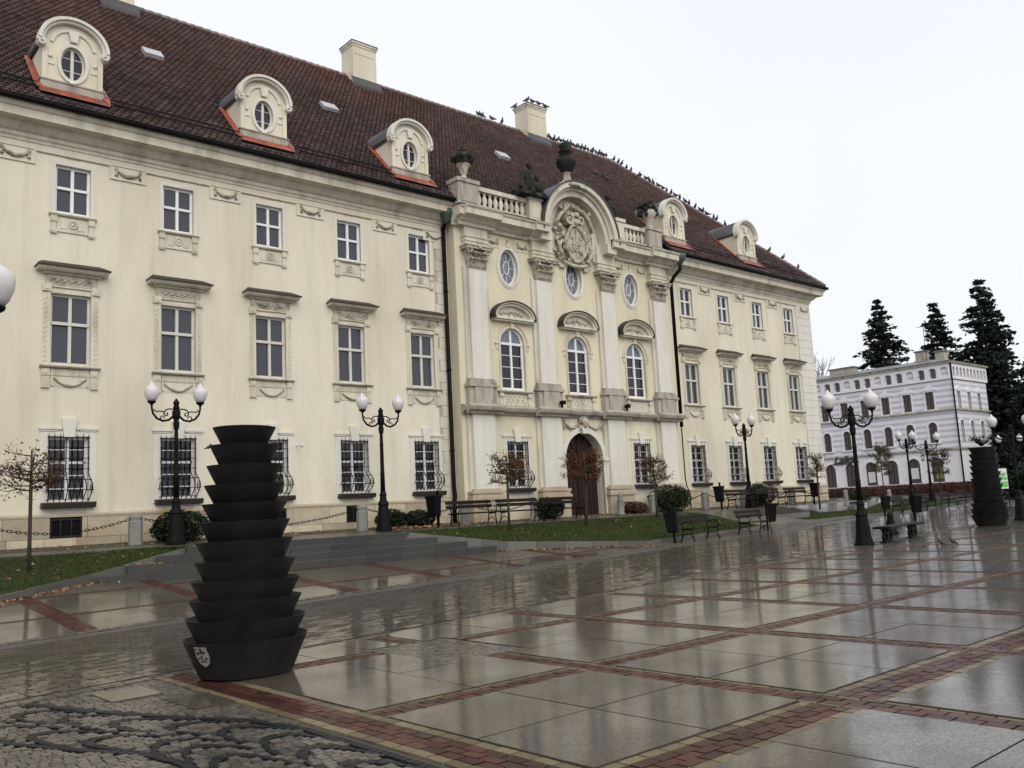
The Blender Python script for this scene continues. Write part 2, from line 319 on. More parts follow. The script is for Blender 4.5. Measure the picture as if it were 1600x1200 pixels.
def wall(mb, x0, x1, z0, z1, Y, ops, depth, m=0):
    xs = sorted({x0, x1, *[o[0] for o in ops], *[o[1] for o in ops]}); zs = sorted({z0, z1, *[o[2] for o in ops], *[o[3] for o in ops]})
    for a, b in zip(xs, xs[1:]):
        for c, d in zip(zs, zs[1:]):
            mx, mz = (a+b)/2, (c+d)/2
            if any(o[0] < mx < o[1] and o[2] < mz < o[3] for o in ops): continue
            mb.add([(a,Y,c),(b,Y,c),(b,Y,d),(a,Y,d)], [(0,1,2,3)], m)
    for o in ops:
        a, b, c, d = o[:4]; kind = o[4] if len(o) > 4 else 'rect'; cx = (a+b)/2; rx = (b-a)/2
        if kind == 'rect': path = [(a,c),(b,c),(b,d),(a,d),(a,c)]
        elif kind == 'arch':
            sp = o[5]; A = arc(cx, sp, rx, d-sp, 0, math.pi, 20); path = [(a,c),(b,c)]+A+[(a,c)]
            for p, q in zip(A, A[1:]): mb.add([(p[0],Y,p[1]),(p[0],Y,d),(q[0],Y,d),(q[0],Y,q[1])], [(0,1,2,3)], m)
        else:
            cz = (c+d)/2; A = arc(cx, cz, rx, (d-c)/2, 0, 2*math.pi, 40); path = A
            for p, q in zip(A, A[1:]):
                e = d if (p[1]+q[1])/2 > cz else c
                mb.add([(p[0],Y,p[1]),(p[0],Y,e),(q[0],Y,e),(q[0],Y,q[1])], [(0,1,2,3)], m)
        for p, q in zip(path, path[1:]):
            mb.add([(p[0],Y,p[1]),(q[0],Y,q[1]),(q[0],Y+depth,q[1]),(p[0],Y+depth,p[1])], [(0,1,2,3)], m)

def clip(poly, a, b, c):       # keep a*x+b*y <= c
    o = []
    for i, p in enumerate(poly):
        q = poly[(i+1) % len(poly)]; fp = a*p[0]+b*p[1]-c; fq = a*q[0]+b*q[1]-c
        if fp <= 0: o.append(p)
        if fp*fq < 0:
            t = fp/(fp-fq); o.append((p[0]+(q[0]-p[0])*t, p[1]+(q[1]-p[1])*t))
    return o
def area(p): return abs(sum(p[i][0]*p[(i+1)%len(p)][1]-p[(i+1)%len(p)][0]*p[i][1] for i in range(len(p))))/2
def project(P):
    d = np.asarray(P, float)-CAMP; z = d @ fw
    return (800+FPX*(d @ r2)/z, 600-FPX*(d @ u2)/z, z) if z > .3 else (-9999, -9999, z)

# ------------------------------------------------------------------ terrain
def Yl(X): return -18+.155*(X-3)            # near edge of the street
def Yu(X): return -11+.155*(X-5)            # far edge of the street
def T(X, Y):
    if Y <= Yl(X): return 0.0
    zu = .08*(min(Yu(X), 5)+9)
    if Y <= Yu(X): return zu*(Y-Yl(X))/(Yu(X)-Yl(X))
    return min(1.15, .08*(Y+9))
FR = [(16.2,-4.3,1.06),(19.5,-5.5,.55),(24.3,-7.3,.26),(33.5,-5.95,.36)]
FL = [(-9,-11.5,.05),(-3,-9.5,.12),(3.0,-7.5,.24),(4.6,-6.4,.33),(6.9,-4.6,.54),(9.6,-4.2,1.06)]
F2 = [(38.2,-5.5,.40),(44.4,-5.1,.42),(49.0,-5.0,.42),(56.0,-3.8,.50),(64.0,-2.4,.62)]
BK = -2.6
def terr(Y): return 1.2+.06*Y
def fl(F, X):
    for a, b in zip(F, F[1:]):
        if a[0] <= X <= b[0]:
            s = (X-a[0])/(b[0]-a[0]); return a[1]+(b[1]-a[1])*s, a[2]+(b[2]-a[2])*s
def lawnz(X, Y, F, zb=1.045):
    r = fl(F, X)
    if not r: return None
    t = (Y-r[0])/(BK-r[0]); return r[1]+(zb-r[1])*min(1, max(0, t))

# ground sheet
xs = np.concatenate([np.arange(-300,-20,40), np.arange(-20,70,1.0), np.arange(70,120,5), np.arange(120,700,60)])
ys = np.concatenate([np.arange(-300,-40,40), np.arange(-40,-2,0.5), np.arange(-2,30,2), np.arange(30,600,60)])
V = [(x, y, T(x, y)-0.016) for x in xs for y in ys]; ny = len(ys)
F = [(i*ny+j, (i+1)*ny+j, (i+1)*ny+j+1, i*ny+j+1) for i in range(len(xs)-1) for j in range(ny-1)]
g = MB().add(V, F, 0, True).build('ground', 'joint'); tag(g, kind='structure')

def pieces(parent, name, polys, matn, thick=0.05, nind=300, stuff=None, zf=T, zo=0.0, jit=0.0015, gap=0.004, z2=None):
    """polys: list of (2-D polygon, tint[, material index]); the nearest become objects, the rest one mesh"""
    items = []
    for it in polys:
        p, t = it[0], it[1]; mi = it[2] if len(it) > 2 else 0
        if len(p) < 3 or area(p) < 0.0006: continue
        cx = sum(a for a, b in p)/len(p); cy = sum(b for a, b in p)/len(p)
        x, y, z = project((cx, cy, zf(cx, cy)))
        vis = -150 < x < 1750 and y < 1330 and z > 0
        items.append((-(area(p)/max(1, z*z)**1.5) if vis else 1.0, p, t, mi, cx, cy))
    items.sort(key=lambda a: a[0])
    rest = MB()
    for k, (key, p, t, mi, cx, cy) in enumerate(items):
        rad = max(math.hypot(a-cx, b-cy) for a, b in p); sfac = max(0.5, 1-gap/rad*1.2)
        q = [(cx+(a-cx)*sfac, cy+(b-cy)*sfac) for a, b in p]
        dz = random.uniform(-jit, jit); ax = random.uniform(-jit, jit)/rad; ay = random.uniform(-jit, jit)/rad
        top = [(a, b, zf(a, b)+zo+dz+ax*(a-cx)+ay*(b-cy)) for a, b in q]
        n = len(q); V = top+[(a, b, z-thick) for a, b, z in top]
        F = [tuple(range(n))]+[(i, n+i, n+(i+1)%n, (i+1)%n) for i in range(n)]
        if key < 0 and k < nind:
            zc = zf(cx, cy)
            mb = MB().add([(a-cx, b-cy, z-zc) for a, b, z in V], F, mi, False, t if t else 1e-6)
            mb.build(name, matn, parent, (cx, cy, zc))
        else: rest.add(V, F, mi, False, t if t else 1e-6)
    if rest.v:
        o = rest.build(stuff or name+'s', matn, parent); o['kind'] = 'stuff'

# plaza: raised granite panels between brick bands
plaza = empty('plaza', (0,0,0)); tag(plaza, kind='structure')
GX = [3.85+2.755*k for k in range(14)]; GY = [-32.6, -29.85, -27.1, -24.33, -21.62, -18.86, -16.1, -13.35]
WX = [0.50]+[0.34]*13; WY = [.34, .34, .34, .52, .34, .34, .34, .34]
slabs = []; reds = []; yels = []
def street_clip(p, off=0.12): return clip(p, -.155, 1, -18-.155*3-off)      # below the street's near edge
for i in range(len(GX)-1):
    for j in range(len(GY)-1):
        x0 = GX[i]+WX[i]/2; x1 = GX[i+1]-WX[i+1]/2; y0 = GY[j]+WY[j]/2; y1 = GY[j+1]-WY[j+1]/2
        mx = (x0+x1)/2; my = (y0+y1)/2
        for a, b in ((x0,mx),(mx,x1)):
            for c, d in ((y0,my),(my,y1)):
                p = street_clip([(a,c),(b,c),(b,d),(a,d)])
                if i == 0 and j == 2: 
                    pass
                slabs.append((p, random.uniform(-1,1)))
def bricks_in(x0, x1, y0, y1, alongx, w=0.2, h=0.1):
    L = (x1-x0) if alongx else (y1-y0); W = (y1-y0) if alongx else (x1-x0)
    rows = max(1, round(W/h)); hh = W/rows
    for r in range(rows):
        o = -(r % 2)*w/2; k = o
        while k < L:
            a, b = max(0, k), min(L, k+w); k += w
            if b-a < .03: continue
            if alongx: p = [(x0+a,y0+r*hh),(x0+b,y0+r*hh),(x0+b,y0+(r+1)*hh),(x0+a,y0+(r+1)*hh)]
            else: p = [(x0+r*hh,y0+a),(x0+(r+1)*hh,y0+a),(x0+(r+1)*hh,y0+b),(x0+r*hh,y0+b)]
            yield p
def inpit(p):
    cx = sum(a for a, b in p)/len(p); cy = sum(b for a, b in p)/len(p)
    return 5.95 < cx < 7.1 and -20.1 < cy < -18.55
for i, gx in enumerate(GX):
    e = .1 if i == 0 else .05
    a, b = gx-WX[i]/2, gx+WX[i]/2
    for p in bricks_in(a+e, b-e, -33.0, -12.0, False):
        p = street_clip(p)
        if p and not inpit(p): reds.append((p, random.uniform(-1,1)))
    for s0, s1 in ((a, a+e), (b-e, b)):
        for p in bricks_in(s0, s1, -33.0, -12.0, False, .2, e):
            p = street_clip(p)
            if p and not inpit(p): yels.append((p, random.uniform(-1,1)))
for j, gy in enumerate(GY):
    e = .1 if j == 3 else .05
    a, b = gy-WY[j]/2, gy+WY[j]/2
    for i in range(len(GX)-1):
        x0 = GX[i]+WX[i]/2; x1 = GX[i+1]-WX[i+1]/2
        for p in bricks_in(x0, x1, a+e, b-e, True):
            p = street_clip(p)
            if p and not inpit(p): reds.append((p, random.uniform(-1,1)))
        for s0, s1 in ((a, a+e), (b-e, b)):
            for p in bricks_in(x0, x1, s0, s1, True, .2, e):
                p = street_clip(p)
                if p and not inpit(p): yels.append((p, random.uniform(-1,1)))
slabs = [s for s in slabs if s[0] and area(s[0]) > .05]
pit = [((5.95,-20.1),(7.1,-18.55))]
slabs2 = []
for p, t in slabs:     # keep the cobbled square clear
    cx = sum(a for a, b in p)/len(p); cy = sum(b for a, b in p)/len(p)
    if min(a for a, b in p) < 7.1 and max(a for a, b in p) > 5.95 and min(b for a, b in p) < -18.55 and max(b for a, b in p) > -20.1:
        p2 = None
        if cx > 7.1-.2 : parts = [clip(p,-1,0,-7.1), clip(clip(p,1,0,7.1),0,1,-20.1) if cy < -19 else clip(clip(p,1,0,7.1),0,-1,18.55)]
        else: parts = [clip(p,1,0,5.95), clip(clip(p,-1,0,-5.95),0,1,-20.1) if cy < -19 else clip(clip(p,-1,0,-5.95),0,-1,18.55)]
        for q in parts:
            if q and area(q) > .02: slabs2.append((q, t))
    else: slabs2.append((p, t))
pieces(plaza, 'granite_slab', slabs2, 'granite', .05, 300, zo=.011, jit=.0018, gap=.011)
pieces(plaza, 'brick', reds, 'brick', .04, 300, 'red_bricks', zo=0.0, jit=.002, gap=.009)
pieces(plaza, 'edge_brick', yels, 'ybrick', .04, 300, 'edge_bricks', zo=.001, jit=.002, gap=.009)

# cobbles: mosaic left of the first band, the small square, and a line along the street
cobs = []
UPP = [(1.2,-15.9),(1.75,-17.0),(2.26,-18.21),(2.42,-18.8),(2.60,-19.28),(2.78,-19.73),(3.06,-20.35),(3.36,-20.9),(3.5,-21.6),(3.5,-24)]
def upx(y):
    for a, b in zip(UPP, UPP[1:]):
        if b[1] <= y <= a[1]: return a[0]+(b[0]-a[0])*(y-a[1])/(b[1]-a[1])
    return 1.2 if y > -16 else 3.5
ARCX = lambda y: upx(y)
UPL = np.array(UPP); _d = np.diff(UPL, axis=0); _l = np.hypot(_d[:,0], _d[:,1]); _c = np.concatenate([[0], np.cumsum(_l)])
def on_curve(s, v):           # s metres along the outer curve, v metres inside it
    P = []
    for q in (s-.15, s, s+.15): P.append((np.interp(q, _c, UPL[:,0]), np.interp(q, _c, UPL[:,1])))
    dx, dy = P[2][0]-P[0][0], P[2][1]-P[0][1]; l = math.hypot(dx, dy) or 1; return (P[1][0]+dy/l*v, P[1][1]-dx/l*v)
DARK = []; GRID = {}
def dark_line(pts, wf):
    # lay basalt setts end to end along the line
    acc = 0; P = [pts[0]]
    L = [0]
    for p, q in zip(pts, pts[1:]): L.append(L[-1]+math.hypot(q[0]-p[0], q[1]-p[1]))
    n = max(1, int(L[-1]/.075)); X = [p[0] for p in pts]; Y = [p[1] for p in pts]
    for i in range(n):
        a, b = L[-1]*i/n, L[-1]*(i+1)/n; pa = (np.interp(a, L, X), np.interp(a, L, Y)); pb_ = (np.interp(b, L, X), np.interp(b, L, Y))
        dx, dy = pb_[0]-pa[0], pb_[1]-pa[1]; l = math.hypot(dx, dy) or 1; nx, ny = -dy/l, dx/l; t = (i+.5)/n; w_ = wf(t); k = 2 if w_ > .10 else 1
        for q in range(k):
            o0 = -w_/2+w_*q/k; o1 = -w_/2+w_*(q+1)/k
            DARK.append(([(pa[0]+nx*o0,pa[1]+ny*o0),(pb_[0]+nx*o0,pb_[1]+ny*o0),(pb_[0]+nx*o1,pb_[1]+ny*o1),(pa[0]+nx*o1,pa[1]+ny*o1)], random.uniform(-1,1), 1))
        cx, cy = (pa[0]+pb_[0])/2, (pa[1]+pb_[1])/2
        for gx in range(-3, 4):
            for gy in range(-3, 4): GRID.setdefault((round(cx/.05)+gx, round(cy/.05)+gy), []).append((cx, cy, w_/2))
random.seed(19)
dark_line([on_curve(s, 0) for s in np.arange(0, 8.0, .06)], lambda t: .075)
dark_line([on_curve(s, 1.04) for s in np.arange(0, 8.0, .06)], lambda t: .075)
for row, v0 in enumerate((.27, .77)):
    for k in range(14):
        s0 = .1+.60*k+.30*(row % 2)
        A = [(s0+.80-.80*math.cos(t), v0+.235*math.sin(t)) for t in np.linspace(-1.35, 1.35, 26)]
        dark_line([on_curve(*a) for a in A], lambda t: .046+.07*max(0, 1-abs(t-.5)*4.5))
def mosaic_dark(x, y):
    for (cx, cy, r) in GRID.get((round(x/.05), round(y/.05)), ()):
        if math.hypot(x-cx, y-cy) < r+.024: return True
    return False
random.seed(11)
cw = .074
ny_ = int(11/cw); 
for r in range(ny_):
    y = -25.6+r*cw
    xr = 3.6
    x = -2.2+random.uniform(0, cw)
    while x < xr:
        wd = cw*random.uniform(.9, 1.25); hh = cw
        cx, cy = x+wd/2, y+hh/2
        x += wd
        if cy > Yl(cx)-.28 or cx+wd/2 > xr: continue
        # stone slabs set into the cobbles
        if (2.83 < cx < 3.34 and -19.1 < cy < -18.44) or (3.2 < cx < 3.75 and -20.1 < cy < -19.4): continue
        px, py, pz = project((cx, cy, 0))
        if not (-900 < px < 2200 and py < 2400): continue
        p = [(cx-wd/2+random.uniform(-.006,.006), cy-hh/2+random.uniform(-.006,.006)), (cx+wd/2+random.uniform(-.006,.006), cy-hh/2+random.uniform(-.006,.006)),
             (cx+wd/2+random.uniform(-.006,.006), cy+hh/2+random.uniform(-.006,.006)), (cx-wd/2+random.uniform(-.006,.006), cy+hh/2+random.uniform(-.006,.006))]
        if mosaic_dark(cx, cy): continue
        cobs.append((p, random.uniform(-1,1), 0))
for p, t, mi in DARK:
    cx = sum(a for a, b in p)/4; cy = sum(b for a, b in p)/4; px, py, pz = project((cx, cy, 0))
    if cx < 3.56 and cy < Yl(cx)-.28 and -900 < px < 2200 and py < 2400: cobs.append((p, t, mi))
def cobfield(x0, x1, y0, y1, s=.085, f=None):
    y = y0
    while y < y1-.02:
        x = x0
        while x < x1-.02:
            wd = min(s*random.uniform(.85,1.2), x1-x); hh = min(s, y1-y)
            cx, cy = x+wd/2, y+hh/2; x += wd
            if f and not f(cx, cy): continue
            j = lambda: random.uniform(-.007,.007)
            cobs.append(([(cx-wd/2+j(),cy-hh/2+j()),(cx+wd/2+j(),cy-hh/2+j()),(cx+wd/2+j(),cy+hh/2+j()),(cx-wd/2+j(),cy+hh/2+j())], random.uniform(-1,1), 0))
        y += s
cobfield(5.95, 7.1, -20.1, -18.55, .09)
pieces(plaza, 'cobblestone', cobs, ['cobble', 'basalt'], .04, 300, 'cobbles', zo=.002, jit=.001, gap=.0055)
pieces(plaza, 'inset_slab', [([(2.84,-19.08),(3.32,-19.08),(3.32,-18.46),(2.84,-18.46)], .3), ([(3.21,-20.08),(3.60,-20.08),(3.60,-19.42),(3.21,-19.42)], -.2)], 'granite', .05, zo=.012)
# edge setts on both sides of the street
sett = []
for side in (0, 1):
    X = -3.0
    while X < 42:
        yy = Yl(X)-.11 if side == 0 else Yu(X)+.05
        w_ = random.uniform(.09,.13)
        for q in range(2):
            y0 = yy-.10+q*.105; sl_ = .155*w_
            sett.append(([(X,y0),(X+w_,y0+sl_),(X+w_,y0+sl_+.1),(X,y0+.1)], random.uniform(-1,1)))
        X += w_
street = empty('street', (0,0,0)); tag(street, kind='structure')
pieces(street, 'edge_sett', sett, 'cobble', .04, 200, 'edge_setts', zo=.004, jit=.003, gap=.006)
# street pavers
pv = []
pw, ph_ = .30, .15
nr = int(5.9/ph_)
for r in range(nr):
    d0 = .12+r*ph_
    X = -3.0-(r % 2)*pw/2
    while X < 60:
        w_ = pw if X < 24 else pw*2
        q = [(X, Yl(X)+d0), (X+w_, Yl(X+w_)+d0), (X+w_, Yl(X+w_)+d0+ph_), (X, Yl(X)+d0+ph_)]
        q = clip(q, -.155, 1, -11-.155*5-.02)
        if q: pv.append((q, random.uniform(-1,1)))
        X += w_
pieces(street, 'paver', pv, 'paver', .04, 300, 'pavers', zo=.002, jit=.0022, gap=.007)

# rising pavement between the street and the steps: big slabs and red bands
apron = empty('pavement', (0,0,0)); tag(apron, kind='structure')
BX = [2.0+3.0*k for k in range(11)]
sl2 = []; rb2 = []
def apclip(p):
    p = clip(p, .155, -1, 11+.155*5-.16)
    return p
for i, bxx in enumerate(BX):
    for p in bricks_in(bxx-.2, bxx+.2, -13, -2.8, False, .2, .1):
        p = apclip(p)
        if p: rb2.append((p, random.uniform(-1,1)))
    if i < len(BX)-1:
        x0, x1 = bxx+.2, BX[i+1]-.2
        def rowY(X, k): return -9.05+.1*(X-5)+[0, 2.6, 5.2][k]
        for k in range(2):
            for p in bricks_in(x0, x1, -.1, .1, True, .2, .1):
                q = [(a, b+rowY(a, k)) for a, b in p]; q = apclip(q)
                if q: rb2.append((q, random.uniform(-1,1)))
        xm = (x0+x1)/2
        for a, b in ((x0,xm),(xm,x1)):
            lv = [-14, None, None, -2.6]
            for (ya, yb) in ((lambda X: -14.0, lambda X: rowY(X,0)-.1), (lambda X: rowY(X,0)+.1, lambda X: rowY(X,1)-.1), (lambda X: rowY(X,1)+.1, lambda X: -2.6)):
                q = apclip([(a,ya(a)),(b,ya(b)),(b,yb(b)),(a,yb(a))])
                if q and area(q) > .05: sl2.append((q, random.uniform(-1,1)))
pieces(apron, 'granite_slab', sl2, 'granite', .05, 300, zo=.004, jit=.002, gap=.006)
pieces(apron, 'brick', rb2, 'brick', .04, 300, 'red_bricks', zo=.004, jit=.002, gap=.006)
# far paving to the right as a wet sheet
V = []; nx = 0
XX = np.arange(32.2, 95, 1.5); YY = [0, .2, .4, .6, .8, 1.0]
for X in XX:
    a = Yu(X)+.02; b = max(a+.5, 9.0)
    for s in YY: V.append((X, a+(b-a)*s, T(X, a+(b-a)*s)+.006))
k = len(YY); F = [(i*k+j, (i+1)*k+j, (i+1)*k+j+1, i*k+j+1) for i in range(len(XX)-1) for j in range(k-1)]
tag(MB().add(V, F, 0, True).build('square', 'ground'), kind='structure')
V = []; XX = np.arange(39.7, 96, 2.0)
for X in XX:
    for Y in (-60, -40, -30, -24, -20, Yl(X)): V.append((X, min(Y, Yl(X)), .004))
F = [(i*6+j, (i+1)*6+j, (i+1)*6+j+1, i*6+j+1) for i in range(len(XX)-1) for j in range(5)]
tag(MB().add(V, F, 0, True).build('far_pavement', 'ground'), kind='structure')

# terrace along the palace, landing and steps
tb = MB(); XX = np.arange(-20, 51, 1.0)
def strip(mb, ya, yb, za, zb, m, x0=-20, x1=50):
    mb.add([(x0,ya,za),(x1,ya,za),(x1,yb,zb),(x0,yb,zb)], [(0,1,2,3)], m)
strip(tb, -2.6, -1.55, terr(-2.6), terr(-1.55), 0, -20, 34); strip(tb, -1.55, 0.3, terr(-1.55)+.004, terr(.3)+.004, 1)
strip(tb, -2.6, -1.55, terr(-2.6), terr(-1.55), 0, 34, 50)
tag(tb.build('terrace', ['path', 'soil']), kind='structure')
stairs = empty('garden_steps', (13, -5, .3)); tag(stairs, 'wide grey granite steps climbing from the wet square to the palace terrace', 'steps')
SZ = [.47, .67, .86, 1.05]
def stair_poly(k):
    yf = -5.62+.36*k; xl = 9.1+.22*k; xr = 18.95-.92*k
    lx = 6.95+.78*k; ly = -4.72+.10*k
    return [(lx, ly), (xl, yf), (xr, yf), (min(xr, 16.3)+.2, -4.2), (9.7, -4.15)]
for k in range(4):
    z1 = SZ[k]; z0 = (0.05 if k == 0 else SZ[k-1]-.02)
    (lx,ly),(xl,yf),(xr,_),_,_ = stair_poly(k); dep = .46
    # front blocks
    n = max(1, round((xr-xl)/1.25)); xx = [xl+(xr-xl)*i/n for i in range(n+1)]
    for i in range(n):
        a, b = xx[i]+.004, xx[i+1]-.004
        mb = MB(); bev = .012; t = random.uniform(-1,1)
        prof = [(yf,z0),(yf,z1-bev),(yf+bev,z1),(yf+dep,z1),(yf+dep,z0)]
        mb.yz([(y-yf, z-z1) for y, z in prof], 0, b-a); mb.t = [t]*len(mb.v)
        mb.build('step_block', 'step', stairs, (a-13, yf+5, z1-.3))
    # slanted left blocks
    L = math.hypot(xl-lx, yf-ly); n = max(1, round(L/1.2)); d = ((xl-lx)/L, (yf-ly)/L); nn = (-d[1], d[0])
    for i in range(n):
        a, b = L*i/n+.004, L*(i+1)/n-.004; mb = MB(); t = random.uniform(-1,1)
        P = [(lx+d[0]*a, ly+d[1]*a), (lx+d[0]*b, ly+d[1]*b)]; P += [(P[1][0]+nn[0]*dep, P[1][1]+nn[1]*dep), (P[0][0]+nn[0]*dep, P[0][1]+nn[1]*dep)]
        V = [(x-13, y+5, z0-.3) for x, y in P]+[(x-13, y+5, z1-.3-.001) for x, y in P]
        mb.add(V, [(0,3,2,1),(4,5,6,7),(0,1,5,4),(1,2,6,5),(2,3,7,6),(3,0,4,7)], 0, False, t); mb.build('step_block', 'step', stairs)
land = MB()
lp = [(9.3,-4.22),(9.75,-4.5),(16.3,-4.5),(16.6,-4.25),(17.3,-2.6),(8.8,-2.6)]
land.add([(x,y,1.046) for x,y in lp], [tuple(range(6))]); tag(land.build('landing', 'path'), kind='structure')

# lawns with kerbs and grass
def lawn(F, name, label, seedn, blades, x0=None, x1=None, backs=None):
    rng = np.random.default_rng(seedn)
    X = np.linspace(F[0][0] if x0 is None else x0, F[-1][0] if x1 is None else x1, 90); V = []; k = 10
    for x in X:
        yf, zf_ = fl(F, min(max(x, F[0][0]), F[-1][0])); b = BK if backs is None else backs(x)
        for j in range(k+1):
            t = j/k; y = yf+(b-yf)*t; zb = 1.045 if backs is None else T(x, b)+.1
            V.append((x, y, zf_-.01+(zb-zf_+.005)*t+.012*math.sin(3.1*x+y*5)*math.sin(2.3*y)))
    Q = [(i*(k+1)+j, (i+1)*(k+1)+j, (i+1)*(k+1)+j+1, i*(k+1)+j+1) for i in range(len(X)-1) for j in range(k)]
    o = MB().add(V, Q, 0, True).build(name, 'turf'); tag(o, kind='structure')
    V = np.array(V); n = blades; BV = []; BF = []; BT = []
    i = rng.integers(0, len(X)-1, n); j = rng.integers(0, k, n); a = rng.random(n); b = rng.random(n)
    P = (V[i*(k+1)+j]*((1-a)*(1-b))[:,None]+V[(i+1)*(k+1)+j]*(a*(1-b))[:,None]+V[i*(k+1)+j+1]*((1-a)*b)[:,None]+V[(i+1)*(k+1)+j+1]*(a*b)[:,None])
    ang = rng.random(n)*6.283; h = rng.uniform(.025,.065,n); wd = rng.uniform(.008,.016,n); ln = rng.normal(0,.025,(n,2))
    A = P+np.stack([np.cos(ang)*wd, np.sin(ang)*wd, 0*wd],1); B = P-np.stack([np.cos(ang)*wd, np.sin(ang)*wd, 0*wd],1); D = P+np.stack([ln[:,0], ln[:,1], h],1)
    mb = MB(); mb.v = [tuple(p) for tri in zip(A,B,D) for p in tri]; mb.f = [(3*q,3*q+1,3*q+2) for q in range(n)]
    mb.m = [0]*n; mb.s = [False]*n; tt = rng.uniform(-1,1,n); mb.t = list(np.repeat(tt,3)); mb.h = [0]*(3*n)
    tag(mb.build('grass', 'blade'), label, 'grass', kind='stuff')
    return o
def kerb(F, name, label, h=.13, w_=.14, seg=1.0):
    root = empty(name, (F[0][0], F[0][1], F[0][2])); tag(root, label, 'kerb')
    for a, b in zip(F, F[1:]):
        a = Vector(a); b = Vector(b); L = (b-a).length; n = max(1, round(L/seg)); d = (b-a)/L; nn = Vector((-d.y, d.x, 0)).normalized()*w_
        for i in range(n):
            p = a+d*(L*i/n+.005); q = a+d*(L*(i+1)/n-.005); o = Vector(F[0])
            V = [p-nn*.15, q-nn*.15, q+nn*.85, p+nn*.85]; V = [v-o-Vector((0,0,h+.25)) for v in V]+[v-o+Vector((0,0,.01)) for v in V]
            MB().add(V, [(0,3,2,1),(4,5,6,7),(0,1,5,4),(1,2,6,5),(2,3,7,6),(3,0,4,7)], 0, False, random.uniform(-1,1)).build('kerbstone', 'kerb', root)
lawnR = lawn(FR, 'lawn', 'short green grass of the sloping lawn in front of the portal', 3, 26000)
lawnL = lawn(FL, 'lawn', 'short green grass of the lawn left of the steps', 4, 14000, x0=-3)
lawn2 = lawn(F2, 'lawn', 'short green grass of the far lawn by the palace corner', 5, 9000, backs=lambda x: -2.6 if x < 49 else -2.6+(x-49)*.38)
kerb(FR, 'kerb', 'granite kerb round the lawn in front of the portal')
kerb(FL[1:], 'kerb', 'granite kerb climbing beside the lawn left of the steps')
kerb(F2, 'kerb', 'low granite kerb along the far lawn by the palace corner')
kerb([(-9,-2.62,1.06),(9.2,-2.62,1.06)], 'kerb', 'thin granite kerb between the left lawn and the terrace path', .1, .1, 1.2)
kerb([(17.4,-2.62,1.06),(31.8,-2.62,1.06)], 'kerb', 'thin granite kerb between the portal lawn and the terrace path', .1, .1, 1.2)
# ramp of setts between the two lawns
rm = MB(); n = 12
A = [(33.6+.38*i, -5.9+.035*i, .36+.003*i) for i in range(n+1)]; B_ = [(31.8+.35*i, -2.6, 1.044) for i in range(n+1)]
V = A+B_; rm.add(V, [(i, i+1, n+2+i, n+1+i) for i in range(n)]); tag(rm.build('ramp', 'path'), kind='structure')
kerb([(33.7,-6.0,.36),(38.2,-5.6,.42)], 'kerb', 'dark kerb at the foot of the ramp right of the portal lawn')
kerb([(35.6,-4.5,.70),(40.3,-4.2,.74)], 'kerb', 'upper kerb crossing the ramp right of the portal lawn', .1)

# ------------------------------------------------------------------ the palace
PO = Vector((28.0, 0.0, 1.2))
palace = empty('palace', PO)
tag(palace, 'long cream baroque palace with red tiled roof, dormers and carved portal bay', 'palace')
PINV = Matrix.Translation(-PO)
def pp(mb, name, mats, parent=None, loc=(0,0,0)):          # a palace part, given in world coordinates
    o = link(name, mb.mesh(name, mats), None, loc)
    par = parent or palace; o.parent = par
    o.location = Vector(loc)-(PO if par is palace else (PO+par.location))
    return o
LW = [7.54+3.2*i for i in range(-1, 5)]; RW = [37.35+3.237*i for i in range(4)]
GZ = (2.46, 4.35); MZ = (6.52, 8.53); TZ = (11.14, 12.51); GW, MW, TW = .56, .56, .50
RY = -0.5                       # face of the portal bay
AX = [24.60, 28.50, 32.40]      # axes of the portal bay
# walls
def wing_ops(Xs):
    o = []
    for x in Xs: o += [(x-GW, x+GW, *GZ), (x-MW, x+MW, MZ[0]-.06, MZ[1]+.06), (x-TW, x+TW, TZ[0]-.06, TZ[1]+.06)]
    return o
mb = MB(); wall(mb, -12, 22.0, 2.1, 13.3, 0, wing_ops(LW), .24); pp(mb, 'wall', 'plaster')
mb = MB(); wall(mb, 35.0, 49.5, 2.1, 13.3, 0, wing_ops(RW), .24); pp(mb, 'wall', 'plaster')
pp(MB().bx(49.1, 49.499, .25, 17, 1.0, 13.3), 'side_wall', 'plaster')
mb = MB()
bay = []
for i, x in enumerate(AX):
    bay.append((x-.66, x+.66, 6.5, 9.12, 'arch', 8.46)); bay.append((x-.50, x+.50, 11.0, 12.52, 'oval'))
    if i != 1: bay.append((x-.56, x+.56, *GZ))
bay.append((27.32, 29.68, 1.15, 4.80, 'arch', 3.62))
wall(mb, 21.75, 35.25, 1.15, 13.3, RY, bay, .25)
mb.add([(21.75,RY,1.15),(21.75,.1,1.15),(21.75,.1,13.3),(21.75,RY,13.3)], [(0,1,2,3)]); mb.add([(35.25,RY,1.15),(35.25,.1,1.15),(35.25,.1,13.3),(35.25,RY,13.3)], [(0,1,2,3)])
pp(mb, 'bay_wall', 'plaster2')

